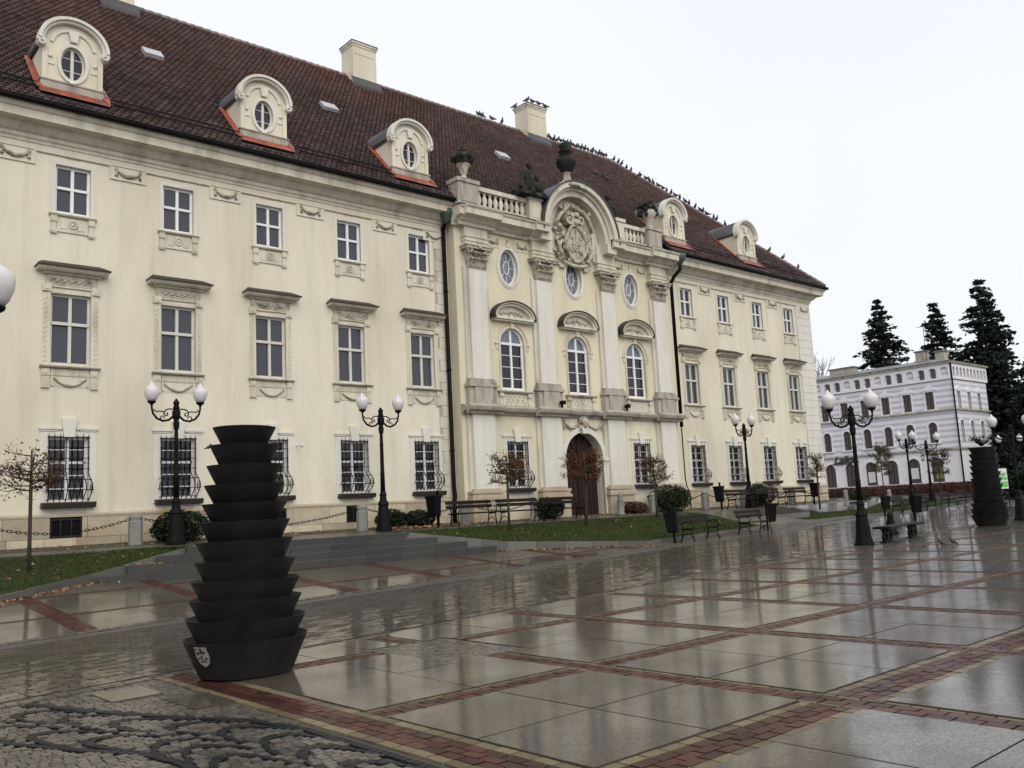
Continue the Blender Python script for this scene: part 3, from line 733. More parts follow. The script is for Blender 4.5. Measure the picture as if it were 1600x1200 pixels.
# plinth of separate stones
plinth = pp(MB().bx(-12, 21.74, -.03, .2, 1.0, 2.1).bx(35.26, 49.46, -.03, .2, 1.0, 2.1), 'plinth', 'joint')
BASE = [(7.06,7.93),(13.55,14.4),(16.71,17.56)]
random.seed(5)
for (xa, xb) in ((-1.0, 21.72), (35.28, 49.55)):
    for row, (za, zb) in enumerate(((1.02,1.42),(1.43,2.02))):
        x = xa
        while x < xb-.05:
            e = min(xb, x+random.uniform(.75,1.5))
            segs = [(x+.006, e-.006)]
            for (wa, wb) in BASE:
                ns = []
                for a, b in segs:
                    if row == 1 and a < wb and b > wa:
                        if a < wa-.03: ns.append((a, wa))
                        if b > wb+.03: ns.append((wb, b))
                    else: ns.append((a, b))
                segs = ns
            for a, b in segs:
                t = random.uniform(-1,1); y0 = -.085-random.uniform(0,.008)
                pp(MB().bx(0, b-a, y0, .1, za, zb, 0, t), 'stone_block', 'sand', plinth, (a,0,0))
            x = e
    pp(MB().yz([(0,2.02),(-.11,2.02),(-.12,2.08),(-.05,2.14),(0,2.14)], xa, xb), 'plinth_moulding', 'sand', plinth)
for (wa, wb) in BASE:
    o = pp(MB().bx(wa, wb, -.045, .1, 1.43, 2.02), 'cellar_window', 'dark_room')
    pp(MB().bx(wa, wa+.05, -.085, -.05, 1.46, 1.96).bx(wb-.05, wb, -.085, -.05, 1.46, 1.96).bx(wa, wb, -.083, -.05, 1.93, 1.98).bx(wa, wb, -.083, -.05, 1.44, 1.49)
       .bx(wa+.27, wa+.31, -.08, -.055, 1.46, 1.96).bx(wa+.56, wa+.60, -.08, -.055, 1.46, 1.96), 'grating', 'steel', o)
# quoins
for (a, b) in ((21.05, 21.72), (47.95, 49.53)):
    q = pp(MB().bx(a, b, -.012, .05, 2.16, 13.05), 'quoin_strip', 'stain')
    n = 24; h = (13.05-2.16)/n
    for i in range(n):
        w2 = b-(.12 if (i % 2 and b < 30) else 0)
        pp(MB().bx(a+(.12 if (i % 2 and b < 30) else 0)+.005, b-.002, -.035, .02, 2.16+i*h+.008, 2.16+(i+1)*h-.008), 'quoin', 'white' if b > 30 else 'trim', q)

# cornice, frieze and gutter of the wings
CP = [(0.05,13.08),(-.06,13.08),(-.07,13.16),(-.12,13.2),(-.13,13.30),(-.22,13.34),(-.34,13.46),(-.36,13.54),(-.68,13.57),(-.70,13.80),(-.75,13.83),(-.82,13.93),(-.82,13.98),(.05,14.02)]
for (a, b, fx) in ((-12, 21.7, 0), (35.3, 49.5, 1)):
    cm = MB(); n = len(CP)
    V = [(a,y,z) for y,z in CP]+[(b+(-y if fx else 0),y,z) for y,z in CP]
    cm.add(V, [tuple(range(n-1,-1,-1)), tuple(range(n,2*n))]+[(i,(i+1)%n,n+(i+1)%n,n+i) for i in range(n)])
    if fx:
        V = [(b-y,y,z) for y,z in CP]+[(b-y,17,z) for y,z in CP]; cm.add(V, [(i,(i+1)%n,n+(i+1)%n,n+i) for i in range(n)])
    pp(cm, 'cornice', 'trim')
    gm = MB(); xe = b+(.85 if fx else 0)
    gm.tube([(a,-.90,14.02),(xe,-.90,14.02)], .085, 8)
    if fx: gm.tube([(xe,-.95,14.02),(xe,17,14.02)], .085, 8)
    gm.bx(a, xe, -.86, -.80, 13.97, 14.10)
    pp(gm, 'gutter', 'iron')
    pp(MB().bx(a, b, -.03, .02, 12.86, 13.09), 'frieze', 'plaster')
def garland(w_, sag, r, n=14, bump=.35, drop=0):
    mb = MB(); P = []; rr = []
    for i in range(n+1):
        t = i/n; P.append((-w_/2+w_*t, -.05, -sag*(1-(2*t-1)**2))); rr.append(r*(.55+.45*math.sin(math.pi*t))*(1+bump*(i % 2)))
    mb.tube(P, rr, 6)
    for s in (-1, 1):
        mb.ball((s*w_/2,-.05,.02), (r*1.1,r*.9,r*1.3), 8, 5)
        if drop: mb.tube([(s*w_/2,-.04,0),(s*w_/2,-.04,-drop*.6),(s*w_/2,-.05,-drop)], [r*.5,r*.6,r*1.1], 6)
    return mb
gmesh = garland(.72, .17, .05, drop=.2).mesh('garland', 'relief')
fp = MB().bx(-.52,.52,-.03,.02,-.40,.02).bx(-.52,.52,-.045,-.028,-.42,-.39).bx(-.545,-.52,-.04,.0,-.42,.0).bx(.52,.545,-.04,0,-.42,0).mesh('frieze_panel','plaster')
for x in [a+1.6 for a in LW]+[RW[0]-1.62]+[a+1.62 for a in RW]:
    if x > 21.2 and x < 22.5: x = 21.2-.1
    if x > 48: x = 48.85
    p = link('frieze_panel', fp, palace, Vector((x,0,12.86))-PO)
    link('garland', gmesh, p, (0,-.02,-.10))
lm = MB().bx(-1.02,1.02,-.045,-.028,.0,.03).mesh('frieze_line','stain')
for x in LW+RW: link('frieze_line', lm, palace, Vector((x,0,12.84))-PO)

# ---- window kinds (each: mesh window frame + sub-parts), local origin at centre of the sill line
def make_pane_mesh(x0, x1, z0, z1, m='pane'): return MB().bx(x0, x1, .155, .162, z0, z1).mesh('pane', m)
def frame_bars(mb, x0, x1, z0, z1, vb, hb, t=.055, y0=.10, y1=.19, tb=.03):
    mb.bx(x0, x0+t, y0, y1, z0, z1); mb.bx(x1-t, x1, y0, y1, z0, z1); mb.bx(x0+t, x1-t, y0, y1, z0, z0+t); mb.bx(x0+t, x1-t, y0, y1, z1-t, z1)
    for x, w_ in vb: mb.bx(x-w_/2, x+w_/2, y0-.015, y1, z0+t, z1-t)
    for z, w_, dy in hb: mb.bx(x0+t*.5, x1-t*.5, y0-dy, y1-.004, z-w_/2, z+w_/2)
def wobble(o):
    for c in o.children:
        if c.name.startswith('pane'): c.rotation_euler = (R(random.uniform(-.8,.8)), 0, R(random.uniform(-1.0,1.0)))
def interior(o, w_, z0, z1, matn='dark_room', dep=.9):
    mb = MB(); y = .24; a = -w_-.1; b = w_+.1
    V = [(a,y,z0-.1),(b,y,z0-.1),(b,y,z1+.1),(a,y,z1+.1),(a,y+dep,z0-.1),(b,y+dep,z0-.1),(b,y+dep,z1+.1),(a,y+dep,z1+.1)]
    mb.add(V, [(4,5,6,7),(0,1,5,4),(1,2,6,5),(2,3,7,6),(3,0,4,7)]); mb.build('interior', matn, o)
def curtain_mesh(x0, x1, z0, z1):
    mb = MB(); n = 14; V = []
    for i in range(n+1):
        x = x0+(x1-x0)*i/n; y = .30+.025*math.sin(i*2.1)+.01*math.sin(i*5)
        V += [(x,y,z0),(x,y,z1)]
    mb.add(V, [(2*i,2*i+2,2*i+3,2*i+1) for i in range(n)], 0, True); return mb

# top-floor window
def top_window(frame='wframe', curt=False):
    mb = MB(); h = TZ[1]-TZ[0]; frame_bars(mb, -TW, TW, -.06, h+.06, [(0,.09)], [(h*.54,.08,.02)], .075)
    o = mb.build('window', frame)
    for (a, b) in ((-.43,-.045),(.045,.43)):
        for (c, d) in ((.02,h*.5),(h*.58,h-.02)): link('pane', make_pane_mesh(a,b,c,d), o)
    s = MB(); W = TW
    s.bx(-W-.10,-W,-.035,.02,-.10,h+.16); s.bx(W,W+.10,-.035,.02,-.10,h+.16); s.bx(-W,W,-.035,.02,h+.06,h+.16)
    s.build('surround', 'white', o); s = MB()
    s.bx(-W-.16,-W-.10,-.02,.01,-.1,h+.2); s.bx(W+.10,W+.16,-.02,.01,-.1,h+.2); s.bx(-W-.10,W+.10,-.02,.01,h+.16,h+.20)
    s.build('outer_surround', 'plaster', o)
    MB().yz([(.05,-.1),(-.10,-.1),(-.12,-.13),(-.09,-.17),(.05,-.17)], -W-.17, W+.17).build('sill', 'trim', o)
    a = MB(); a.bx(-W+.05,W-.05,-.03,.01,-.62,-.20)
    for x in (-.24, .24): a.bx(x-.10,x+.10,-.045,-.025,-.56,-.26)
    ringband(a, 0, -.40, (.09,.09), (.13,.13), -.065, -.02, n=16); a.ball((0,-.04,-.40), (.06,.03,.06), 8, 5)
    a.bx(-W-.02,W+.02,-.04,0,-.66,-.62)
    for s_ in (-1, 1):
        x = s_*(W+.03); a.bx(x-.09,x+.09,-.08,.01,-.36,-.18); a.bx(x-.07,x+.07,-.05,.01,-.60,-.36); a.bx(x-.10,x+.10,-.075,.01,-.68,-.60)
        for q in (-.06, 0, .06): a.bx(x+q-.02, x+q+.02, -.07, .01, -.73, -.68)
    a.build('apron', 'trim', o)
    v = MB()
    for r in range(3):
        for q in range(5): v.bx(-.22+q*.09, -.22+q*.09+.065, -.012, .03, h+.29+r*.075, h+.29+r*.075+.04)
    v.build('vent', 'stain', o)
    interior(o, TW, 0, h)
    if curt:
        for (x0, x1) in ((-.42,-.25),(-.10,.10),(.24,.42)): curtain_mesh(x0, x1, .0, h).build('curtain', 'curtain', o)
    return o
# main-floor window
def main_window(curt=False):
    mb = MB(); h = MZ[1]-MZ[0]; frame_bars(mb, -MW, MW, -.06, h+.06, [(0,.09)], [(h*.59,.09,.04)], .075)
    o = mb.build('window', 'wgrey')
    for (a, b) in ((-.485,-.045),(.045,.485)):
        for (c, d) in ((.02,h*.565),(h*.615,h-.02)): link('pane', make_pane_mesh(a,b,c,d), o)
    W = MW; s = MB()
    for q in (-1, 1):
        x0, x1 = (W, W+.09) if q > 0 else (-W-.09, -W); s.bx(x0,x1,-.04,.02,-.10,h+.10)
        x0, x1 = (W+.09, W+.2) if q > 0 else (-W-.2, -W-.09); s.bx(x0,x1,-.025,.02,-.10,h+.10)
        for i in range(14):      # carved strip
            z = -.02+i*(h/14); xx = (x0+x1)/2; s.add([(xx-.035,-.03,z),(xx+.035,-.03,z+.07),(xx+.035,-.03,z+.11),(xx-.035,-.03,z+.04),(xx-.035,-.045,z),(xx+.035,-.045,z+.07),(xx+.035,-.045,z+.11),(xx-.035,-.045,z+.04)],[(4,5,6,7),(0,1,5,4),(2,3,7,6)])
        s.bx(q*(W+.115)-.12, q*(W+.115)+.12, -.09, .02, h+.10, h+.32); s.bx(q*(W+.115)-.06, q*(W+.115)+.06, -.11, -.085, h+.15, h+.27)
    s.bx(-W,W,-.04,.02,h+.06,h+.14); s.bx(-W-.02,W+.02,-.06,.02,h+.24,h+.29)
    s.build('surround', 'trim', o)
    f = MB(); f.bx(-W-.16,W+.16,-.05,.02,h+.30,h+.62)
    for i in range(11):
        x = -.5+i*.1; f.ball((x,-.06,h+.46+.03*(-1)**i), (.05,.03,.045), 6, 4); f.ball((x+.05,-.06,h+.42-.02*(-1)**i), (.035,.025,.03), 6, 4)
    f.build('carved_frieze', 'relief', o)
    hd = MB(); hd.bx(-W-.24,W+.24,-.12,.02,h+.62,h+.68)
    for i in range(20): x = -W-.2+i*(2*W+.4)/19.5; hd.bx(x, x+.035, -.16, -.02, h+.64, h+.70)
    hd.yz([(.02,h+.69),(-.24,h+.69),(-.30,h+.73),(-.34,h+.80),(.02,h+.82)], -W-.42, W+.42)
    hdo = hd.build('hood', 'trim', o)
    r = MB(); a = W+.47; z = h+.80
    V = [(-a,-.40,z),(a,-.40,z),(a,-.40,z+.03),(-a,-.40,z+.03),(-a+.22,.0,z+.22),(a-.22,.0,z+.22),(-a,.0,z),(a,.0,z)]
    r.add(V, [(0,1,2,3),(3,2,5,4),(0,3,4,6),(1,7,5,2),(0,6,7,1)])
    r.build('hood_roof', 'slate', o)
    MB().yz([(.05,-.1),(-.13,-.1),(-.15,-.13),(-.12,-.17),(.05,-.18)], -W-.27, W+.27).build('sill', 'stain', o)
    a = MB()
    a.bx(-W+.03,W-.03,-.025,.01,-.40,-.19)
    for i in range(16): x = -W+.07+i*(2*W-.16)/15; a.bx(x-.014, x+.014, -.05, 0, -.38, -.20)
    for q in (-1, 1):
        x = q*(W+.11); a.bx(x-.11,x+.11,-.07,.01,-.40,-.19); a.bx(x-.06,x+.06,-.09,-.06,-.35,-.24)
        a.bx(x-.10,x+.10,-.05,.01,-.72,-.41)
        for u in (-.06,0,.06): a.bx(x+u-.015,x+u+.015,-.065,-.04,-.70,-.43)
        a.bx(x-.11,x+.11,-.07,.01,-.76,-.72)
        a.bx(q*(W-.07)-.03, q*(W-.07)+.03, -.04, .01, -.70, -.41)
    a.bx(-W+.05,W-.05,-.012,.01,-.72,-.41)
    a.build('apron', 'trim', o)
    sw = MB(); P = [(-.46+.92*i/16, -.04, -.44-.24*(1-(2*i/16-1)**2)) for i in range(17)]
    sw.tube(P, [.022+.02*math.sin(math.pi*i/16) for i in range(17)], 6); sw.build('swag', 'relief', o)
    interior(o, MW, 0, h)
    if curt:
        for (x0, x1) in ((-.48,-.22),(.24,.48)): curtain_mesh(x0, x1, .02, h).build('curtain', 'curtain', o)
    return o
# ground-floor window with bulging grille
def ground_window():
    h = GZ[1]-GZ[0]; mb = MB(); frame_bars(mb, -GW, GW, 0, h, [(0,.10)], [(h*.60,.07,.0)]+[(h*z,.028,-.02) for z in (.2,.4,.8)], .085, .13, .21)
    o = mb.build('window', 'wframe')
    zz = [0.05, h*.2, h*.4, h*.6, h*.8, h-.05]
    for (a, b) in ((-.475,-.05),(.05,.475)):
        for c, d in zip(zz, zz[1:]): link('pane', MB().bx(a,b,.185,.19,c+.012,d-.012).mesh('pane','pane_dark'), o)
    W = GW; s = MB()
    for q in (-1, 1):
        s.bx(*sorted((q*W, q*(W+.12))), -.04, .02, -.12, h+.13); s.bx(*sorted((q*(W+.12), q*(W+.20))), -.025, .02, -.12, h+.26)
        # eared top mouldings
        s.bx(*sorted((q*.20, q*(W+.24))), -.07, .02, h+.20, h+.27); s.bx(*sorted((q*.16, q*(W-.002))), -.038, .02, h, h+.13)
        s.bx(*sorted((q*.3, q*(W+.20))), -.055, .02, h+.15, h+.18)
        s.bx(*sorted((q*(W-.06), q*(W+.22))), -.06, .02, -.42, -.19)
        for u in (.03,.11,.19): s.bx(*sorted((q*(W-.04+u), q*(W+.005+u))), -.075, -.05, -.36, -.26)
    s.bx(-W+.06,W-.06,-.015,.02,-.40,-.2)
    s.build('surround', 'white', o)
    MB().add([(-.14,-.10,h-.02),(.14,-.10,h-.02),(.21,-.10,h+.52),(-.21,-.10,h+.52),(-.14,.02,h-.02),(.14,.02,h-.02),(.21,.02,h+.52),(-.21,.02,h+.52)],
        [(0,1,2,3),(0,4,5,1),(3,2,6,7),(0,3,7,4),(1,5,6,2)]).build('keystone', 'white', o)
    MB().yz([(.1,-.02),(-.26,-.02),(-.28,-.05),(-.24,-.18),(.1,-.19)], -W-.16, W+.16).build('sill', 'slate', o)
    gb = MB(); nb = 8
    def prof(z):        # distance of the grille in front of the wall
        t = z/h
        return .07+(.27*math.sin(math.pi*min(1, (t)/.42))**1.3 if t < .42 else 0)
    zs_ = [h*i/16 for i in range(17)]
    for i in range(nb):
        x = -W+.02+(2*W-.04)*i/(nb-1); k = 1+.0*i
        gb.tube([(x*(1+.35*(prof(z)-.07)), -prof(z), z) for z in zs_], .015, 5)
        gb.tube([(x,-.07,h-.01),(x,-.07,h+.09)], [.012,.004], 5)
    for z in (.06, h*.17, h*.33, h*.5, h*.66, h*.83, h-.02):
        e = W+.01; p = prof(z); gb.tube([(-e*(1+.35*(p-.07)),-.01,z),(-e*(1+.35*(p-.07)),-p,z),(e*(1+.35*(p-.07)),-p,z),(e*(1+.35*(p-.07)),-.01,z)], .012, 5)
    for q in (-1, 1):
        e = W*1.06; gb.tube([(q*e, -.07-.12+.10*math.cos(a), .38+.14*math.sin(a)) for a in [i*math.pi/6 for i in range(13)]], .010, 5)
        gb.tube([(q*e, -.07-.10+.06*math.cos(a), .38+.07*math.sin(a)) for a in [i*math.pi/5 for i in range(11)]], .009, 5)
    gb.build('grille', 'iron', o)
    interior(o, GW, 0, h)
    return o
wt = top_window(); wtc = top_window(curt=True); wm = main_window(); wmc = main_window(True); wg = ground_window()
first = {}
def place(proto, x, z, Y=0.0):
    l = Vector((x, Y, z))-PO
    if proto.name not in first:
        first[proto.name] = 1; proto.parent = palace; proto.location = l; wobble(proto); return proto
    c = copy_tree(proto, palace, l); wobble(c); return c
for x in LW+RW:
    place(wtc if (x > 36 or abs(x-20.34) < .1) else wt, x, TZ[0]); place(wmc if (x > 36 or abs(x-10.74) < .1 or abs(x-20.34) < .1) else wm, x, MZ[0]); place(wg, x, GZ[0])
for x in (AX[0], AX[2]): place(wg, x, GZ[0], RY)

# ---- portal bay
def pil(mb, xc, w_, y0, z0, z1, m=0): mb.bx(xc-w_/2, xc+w_/2, y0, RY+.02, z0, z1, m)
PX = [22.72, 26.45, 30.55, 34.28]
capm = MB()      # composite capital
capm.lathe([(.64,-.85),(.67,-.80),(.63,-.78),(.62,-.72),(.65,-.40),(.76,-.12),(.80,-.10)], 4, m=0, sy=.56, sm=False, ph=math.pi/4)
for row, (z, n, r, hh) in enumerate(((-.78,6,.33,.34),(-.52,5,.36,.32))):
    for i in range(n):
        x = -.46+.92*(i+.5)/n
        V = []
        for k in range(5):
            t = k/4; wv = .065*(1-.3*t)*(1 if k < 4 else .5); yy = -.27-.02-.10*t**2; zz_ = z+hh*t-(.06 if k == 4 else 0); yy -= (.05 if k == 4 else 0)
            V += [(x-wv,yy,zz_),(x,yy-.025,zz_),(x+wv,yy,zz_)]
        capm.add(V, [(3*k+a,3*k+a+1,3*k+a+4,3*k+a+3) for k in range(4) for a in (0,1)], 0, True)
        capm.ball((x,-.41-.02*row,z+hh-.05), (.07,.06,.045), 7, 4)
for s in (-1, 1):
    capm.tube([(s*(.50+.14*math.cos(a)*(1-a/14)), -.40, -.15+.13*math.sin(a)*(1-a/14)) for a in [i*.5 for i in range(18)]], [.04-.001*i for i in range(18)], 6)
    capm.tube([(s*.15,-.34,-.42),(s*.25,-.36,-.22),(s*.45,-.40,-.03)], .045, 6)
capm.bx(-.68,.68,-.46,.05,-.08,.02); capm.bx(-.72,.72,-.50,.05,.02,.07); capm.ball((0,-.48,-.02), (.09,.06,.08), 8, 5)
capme = capm.mesh('capital', 'relief')
ent = MB()
for i, x in enumerate(PX):
    p = MB(); pil(p, x, 1.50, RY-.10, 2.15, 5.42); o = pp(p, 'pilaster', 'trim')
    pp(MB().bx(x-.56, x+.56, RY-.22, RY-.09, 2.45, 5.42), 'lower_shaft', 'white', o)
    b = MB(); b.bx(x-.80,x+.80,RY-.30,RY+.02,1.1,2.0); b.bx(x-.86,x+.86,RY-.36,RY,2.0,2.12); b.bx(x-.80,x+.80,RY-.30,RY,2.12,2.24); b.bx(x-.84,x+.84,RY-.33,RY,2.26,2.36); b.bx(x-.70,x+.70,RY-.27,RY,2.36,2.45)
    pp(b, 'pilaster_base', 'sand', o)
    d = MB(); d.bx(x-.72,x+.72,RY-.26,RY+.02,5.80,6.50); d.bx(x-.48,x+.48,RY-.34,RY-.25,5.82,6.48); d.bx(x-.78,x+.78,RY-.36,RY,6.50,6.60); d.bx(x-.70,x+.70,RY-.30,RY,6.60,6.74); d.bx(x-.64,x+.64,RY-.26,RY,6.74,6.84)
    pp(d, 'pedestal', 'stain', o)
    pp(MB().bx(x-.64,x+.64,RY-.10,RY+.02,6.8,11.45), 'back_shaft', 'trim', o)
    pp(MB().bx(x-.45,x+.45,RY-.22,RY-.09,6.84,11.40), 'upper_shaft', 'white', o)
    c = link('capital', capme, o, Vector((x,RY,12.23))-PO-o.location)
    e = MB(); e.bx(x-.60,x+.60,RY-.24,RY+.02,12.30,12.50); e.bx(x-.62,x+.62,RY-.28,RY+.02,12.50,12.66); e.bx(x-.66,x+.66,RY-.32,RY+.02,12.66,12.72); e.bx(x-.60,x+.60,RY-.24,RY+.02,12.72,13.14)
    pp(e, 'entablature_block', 'trim', o)
# string course
SC = [(0,5.42),(-.10,5.42),(-.12,5.48),(-.30,5.56),(-.34,5.64),(-.36,5.70),(-.20,5.80),(0,5.82)]
sc = MB(); sc.yz([(RY+.02+y,z) for y,z in SC], 21.74, 35.26)
for x in PX: sc.yz([(RY-.26+y*(.9),z+.002) for y,z in SC], x-.92, x+.92)
pp(sc, 'string_course', 'stain')
# main cornice of the bay with the arch
MC = [(.02,13.10),(-.10,13.10),(-.12,13.22),(-.22,13.26),(-.34,13.38),(-.62,13.42),(-.64,13.66),(-.70,13.70),(-.74,13.78),(.02,13.86)]
AC = (28.5, 13.55)
for (a, b, xp, xq) in ((21.6, 26.45, PX[0], 26.05), (30.55, 35.4, PX[3], 30.95)):
    bc = MB(); bc.yz([(RY-.05+y,z) for y,z in MC], a, b); bc.yz([(RY-.25+y,z+.004) for y,z in MC], xp-.95, xp+.95); bc.yz([(RY-.18+y,z+.003) for y,z in MC], xq-.40, xq+.40)
    pp(bc, 'bay_cornice', 'trim')
ar = MB()
ringband(ar, *AC, (1.80,1.95), (2.04,2.20), RY-.50, RY+.3, 0, math.pi, 32)
ringband(ar, *AC, (2.04,2.20), (2.16,2.33), RY-.62, RY+.3, 0, math.pi, 32)
ringband(ar, *AC, (2.16,2.33), (2.40,2.55), RY-.80, RY+.3, 0, math.pi, 32)
for s in (-1, 1):
    a, b = sorted((AC[0]+s*1.80, AC[0]+s*2.40)); ar.bx(a, b, RY-.62, RY+.2, 13.12, 13.56)
    a, b = sorted((AC[0]+s*1.52, AC[0]+s*1.80)); ar.bx(a, b, RY-.10, RY+.02, 12.0, 13.6)
pp(ar, 'arch_gable', 'trim')
arr = MB(); ringband(arr, *AC, (2.40,2.55), (2.46,2.61), RY-.86, RY+.6, 0, math.pi, 32); pp(arr, 'arch_flashing', 'lead')
tym = MB()
A = arc(*AC, 1.82, 1.97, 0, math.pi, 28); tym.xz(A+[(AC[0]-1.82,13.0),(AC[0]+1.82,13.0)], RY-.02, RY+.28)
pp(tym, 'tympanum', 'trim')
tyb = MB(); A = arc(*AC, 2.42, 2.57, 0, math.pi, 28); tyb.xz(A, RY+.28, RY+1.6); pp(tyb, 'arch_back', 'slate')
ir = MB(); ringband(ir, AC[0], 13.60, (1.33,1.62), (1.47,1.77), RY-.10, RY, -.0, math.pi, 28)
for s in (-1,1): a, b = sorted((AC[0]+s*1.33, AC[0]+s*1.47)); ir.bx(a, b, RY-.10, RY, 12.75, 13.6)
pp(ir, 'inner_moulding', 'trim')
# coat of arms
random.seed(21)
ca = MB(); cx, cz = 28.5, 13.62
sh = []
for i in range(33):
    t = -math.pi/2+2*math.pi*i/32; rx = .62*(1+.10*math.cos(4*t)); rz_ = .86*(1+.06*math.cos(3*t+.4)); sh.append((cx+rx*math.cos(t), cz-.30+rz_*math.sin(t)*(.95 if math.sin(t) > 0 else 1.0)))
ca.xz(sh[:-1], RY-.34, RY-.05)
cart = pp(ca, 'coat_of_arms', 'relief')
rim = MB(); rim.tube([(x,RY-.35,z) for x,z in sh[:-1]], [.06+.02*(i%3) for i in range(32)], 7, closed=True); pp(rim, 'shield_rim', 'relief', cart)
q = MB(); q.bx(cx-.30,cx+.30,RY-.39,RY-.33,cz-.34,cz-.28); q.bx(cx-.03,cx+.03,RY-.385,RY-.33,cz-.95,cz+.25); ringband(q, cx, cz-.42, (.17,.20), (.23,.26), RY-.40, RY-.33, n=18)
for (a, b) in ((-.28,.02),(.28,.02),(-.30,-.62),(.28,-.64)): q.ball((cx+a,RY-.35,cz+b), (.12,.06,.14), 8, 5)
pp(q, 'shield_charges', 'relief', cart)
def lumps(mb, pts, r, y, k=1.0):
    for x, z in pts: mb.ball((x+random.uniform(-.04,.04), y-random.uniform(0,.1), z+random.uniform(-.04,.04)), (r*random.uniform(.6,1.2), r*random.uniform(.6,1.0), r*random.uniform(.6,1.3)), 8, 5)
fo = MB()
for s in (-1, 1):
    lumps(fo, [(cx+s*(.78+.12*math.sin(i*1.3)), cz-1.0+i*.145) for i in range(11)], .13, RY-.20)
    lumps(fo, [(cx+s*(1.02+.08*math.sin(i*1.9)), cz-.85+i*.16) for i in range(8)], .11, RY-.12)
    # putti-like scroll figures
    fo.tube([(cx+s*.25,RY-.26,cz+1.45),(cx+s*.55,RY-.34,cz+1.28),(cx+s*.85,RY-.36,cz+1.02),(cx+s*1.05,RY-.30,cz+.70),(cx+s*1.22,RY-.22,cz+.45)], [.05,.09,.10,.08,.05], 8)
    fo.ball((cx+s*.88,RY-.40,cz+1.22), .11, 10, 7)
    fo.tube([(cx+s*.70,RY-.3,cz-1.05),(cx+s*1.0,RY-.3,cz-.75),(cx+s*1.05,RY-.3,cz-.45),(cx+s*.85,RY-.3,cz-.2)], [.05,.10,.10,.06], 8)
    fo.tube([(cx+s*(.95+.16*math.cos(a)),RY-.24,cz-.95+.16*math.sin(a)) for a in [i*.6 for i in range(10)]], .045, 6)
lumps(fo, [(cx-.5+.1*i, cz-1.12-.05*math.sin(i)) for i in range(11)], .09, RY-.22)
pp(fo, 'foliage_scrolls', 'relief', cart)
he = MB()
for s, r in ((-.34,.30),(.36,.20)): ringband(he, cx+s, cz+.86, (r*.5,r*.5), (r,r), RY-.40, RY-.08, n=20); he.ball((cx+s,RY-.30,cz+.86), r*.4, 8, 6)
he.lathe([(.02,.0),(.20,.05),(.24,.22),(.18,.36),(.08,.44),(.02,.46)], 12, (cx+.02,RY-.26,cz+.50)); he.lathe([(.22,0),(.26,.03),(.24,.08),(.26,.2),(.2,.2)], 10, (cx+.05,RY-.24,cz+.96))
lumps(he, [(cx-.7+.14*i, cz+1.36+.18*math.sin(math.pi*i/10)) for i in range(11)], .11, RY-.18)
pp(he, 'helmets', 'relief', cart)
sk = MB(); sk.tube([(cx-.75,RY-.22,cz-1.15),(cx-.35,RY-.26,cz-1.28),(cx,RY-.28,cz-1.33),(cx+.4,RY-.26,cz-1.28),(cx+.8,RY-.22,cz-1.15)], [.05,.08,.1,.08,.05], 8)
for s in (-1,1): sk.bx(cx+s*.85-.22, cx+s*.85+.22, RY-.12, RY, cz-1.30, cz-1.12); sk.bx(cx+s*.75-.14, cx+s*.75+.14, RY-.14, RY, cz-1.42, cz-1.28)
pp(sk, 'scroll_base', 'trim', cart)

# oculi and arched windows of the bay
def oculus():
    mb = MB(); ringband(mb, 0, 0, (.445,.70), (.50,.76), .10, .19, n=40); ringband(mb, 0, 0, (.135,.27), (.165,.30), .11, .18, n=24)
    for i in range(8):
        a = math.pi/2+i*math.pi/4; P = (.15*math.cos(a), .285*math.sin(a)); Q = (.46*math.cos(a), .715*math.sin(a))
        mb.tube([(P[0],.145,P[1]),(Q[0],.145,Q[1])], .015, 4)
    mb.tube([(0,.145,-.28),(0,.145,.28)], .010, 4)
    o = mb.build('oculus', 'wframe')
    A = arc(0, 0, .45, .70, 0, 2*math.pi, 32)[:-1]; p = MB(); p.xz(A, .165, .172); p.build('pane', 'pane_sky_tint', o)
    s = MB(); ringband(s, 0, 0, (.50,.76), (.60,.86), -.06, .02, n=40); ringband(s, 0, 0, (.60,.86), (.67,.93), -.03, .02, n=40)
    s.bx(-.07,.07,-.08,.02,.88,1.02); s.build('surround', 'white', o)
    f = MB(); f.tube([(0,-.03,1.02),(0,-.03,1.16)], .02, 5); f.ball((0,-.03,1.18), .035, 6, 4); f.build('finial', 'relief', o)
    interior(o, .5, -.76, .76)
    return o
oc = oculus()
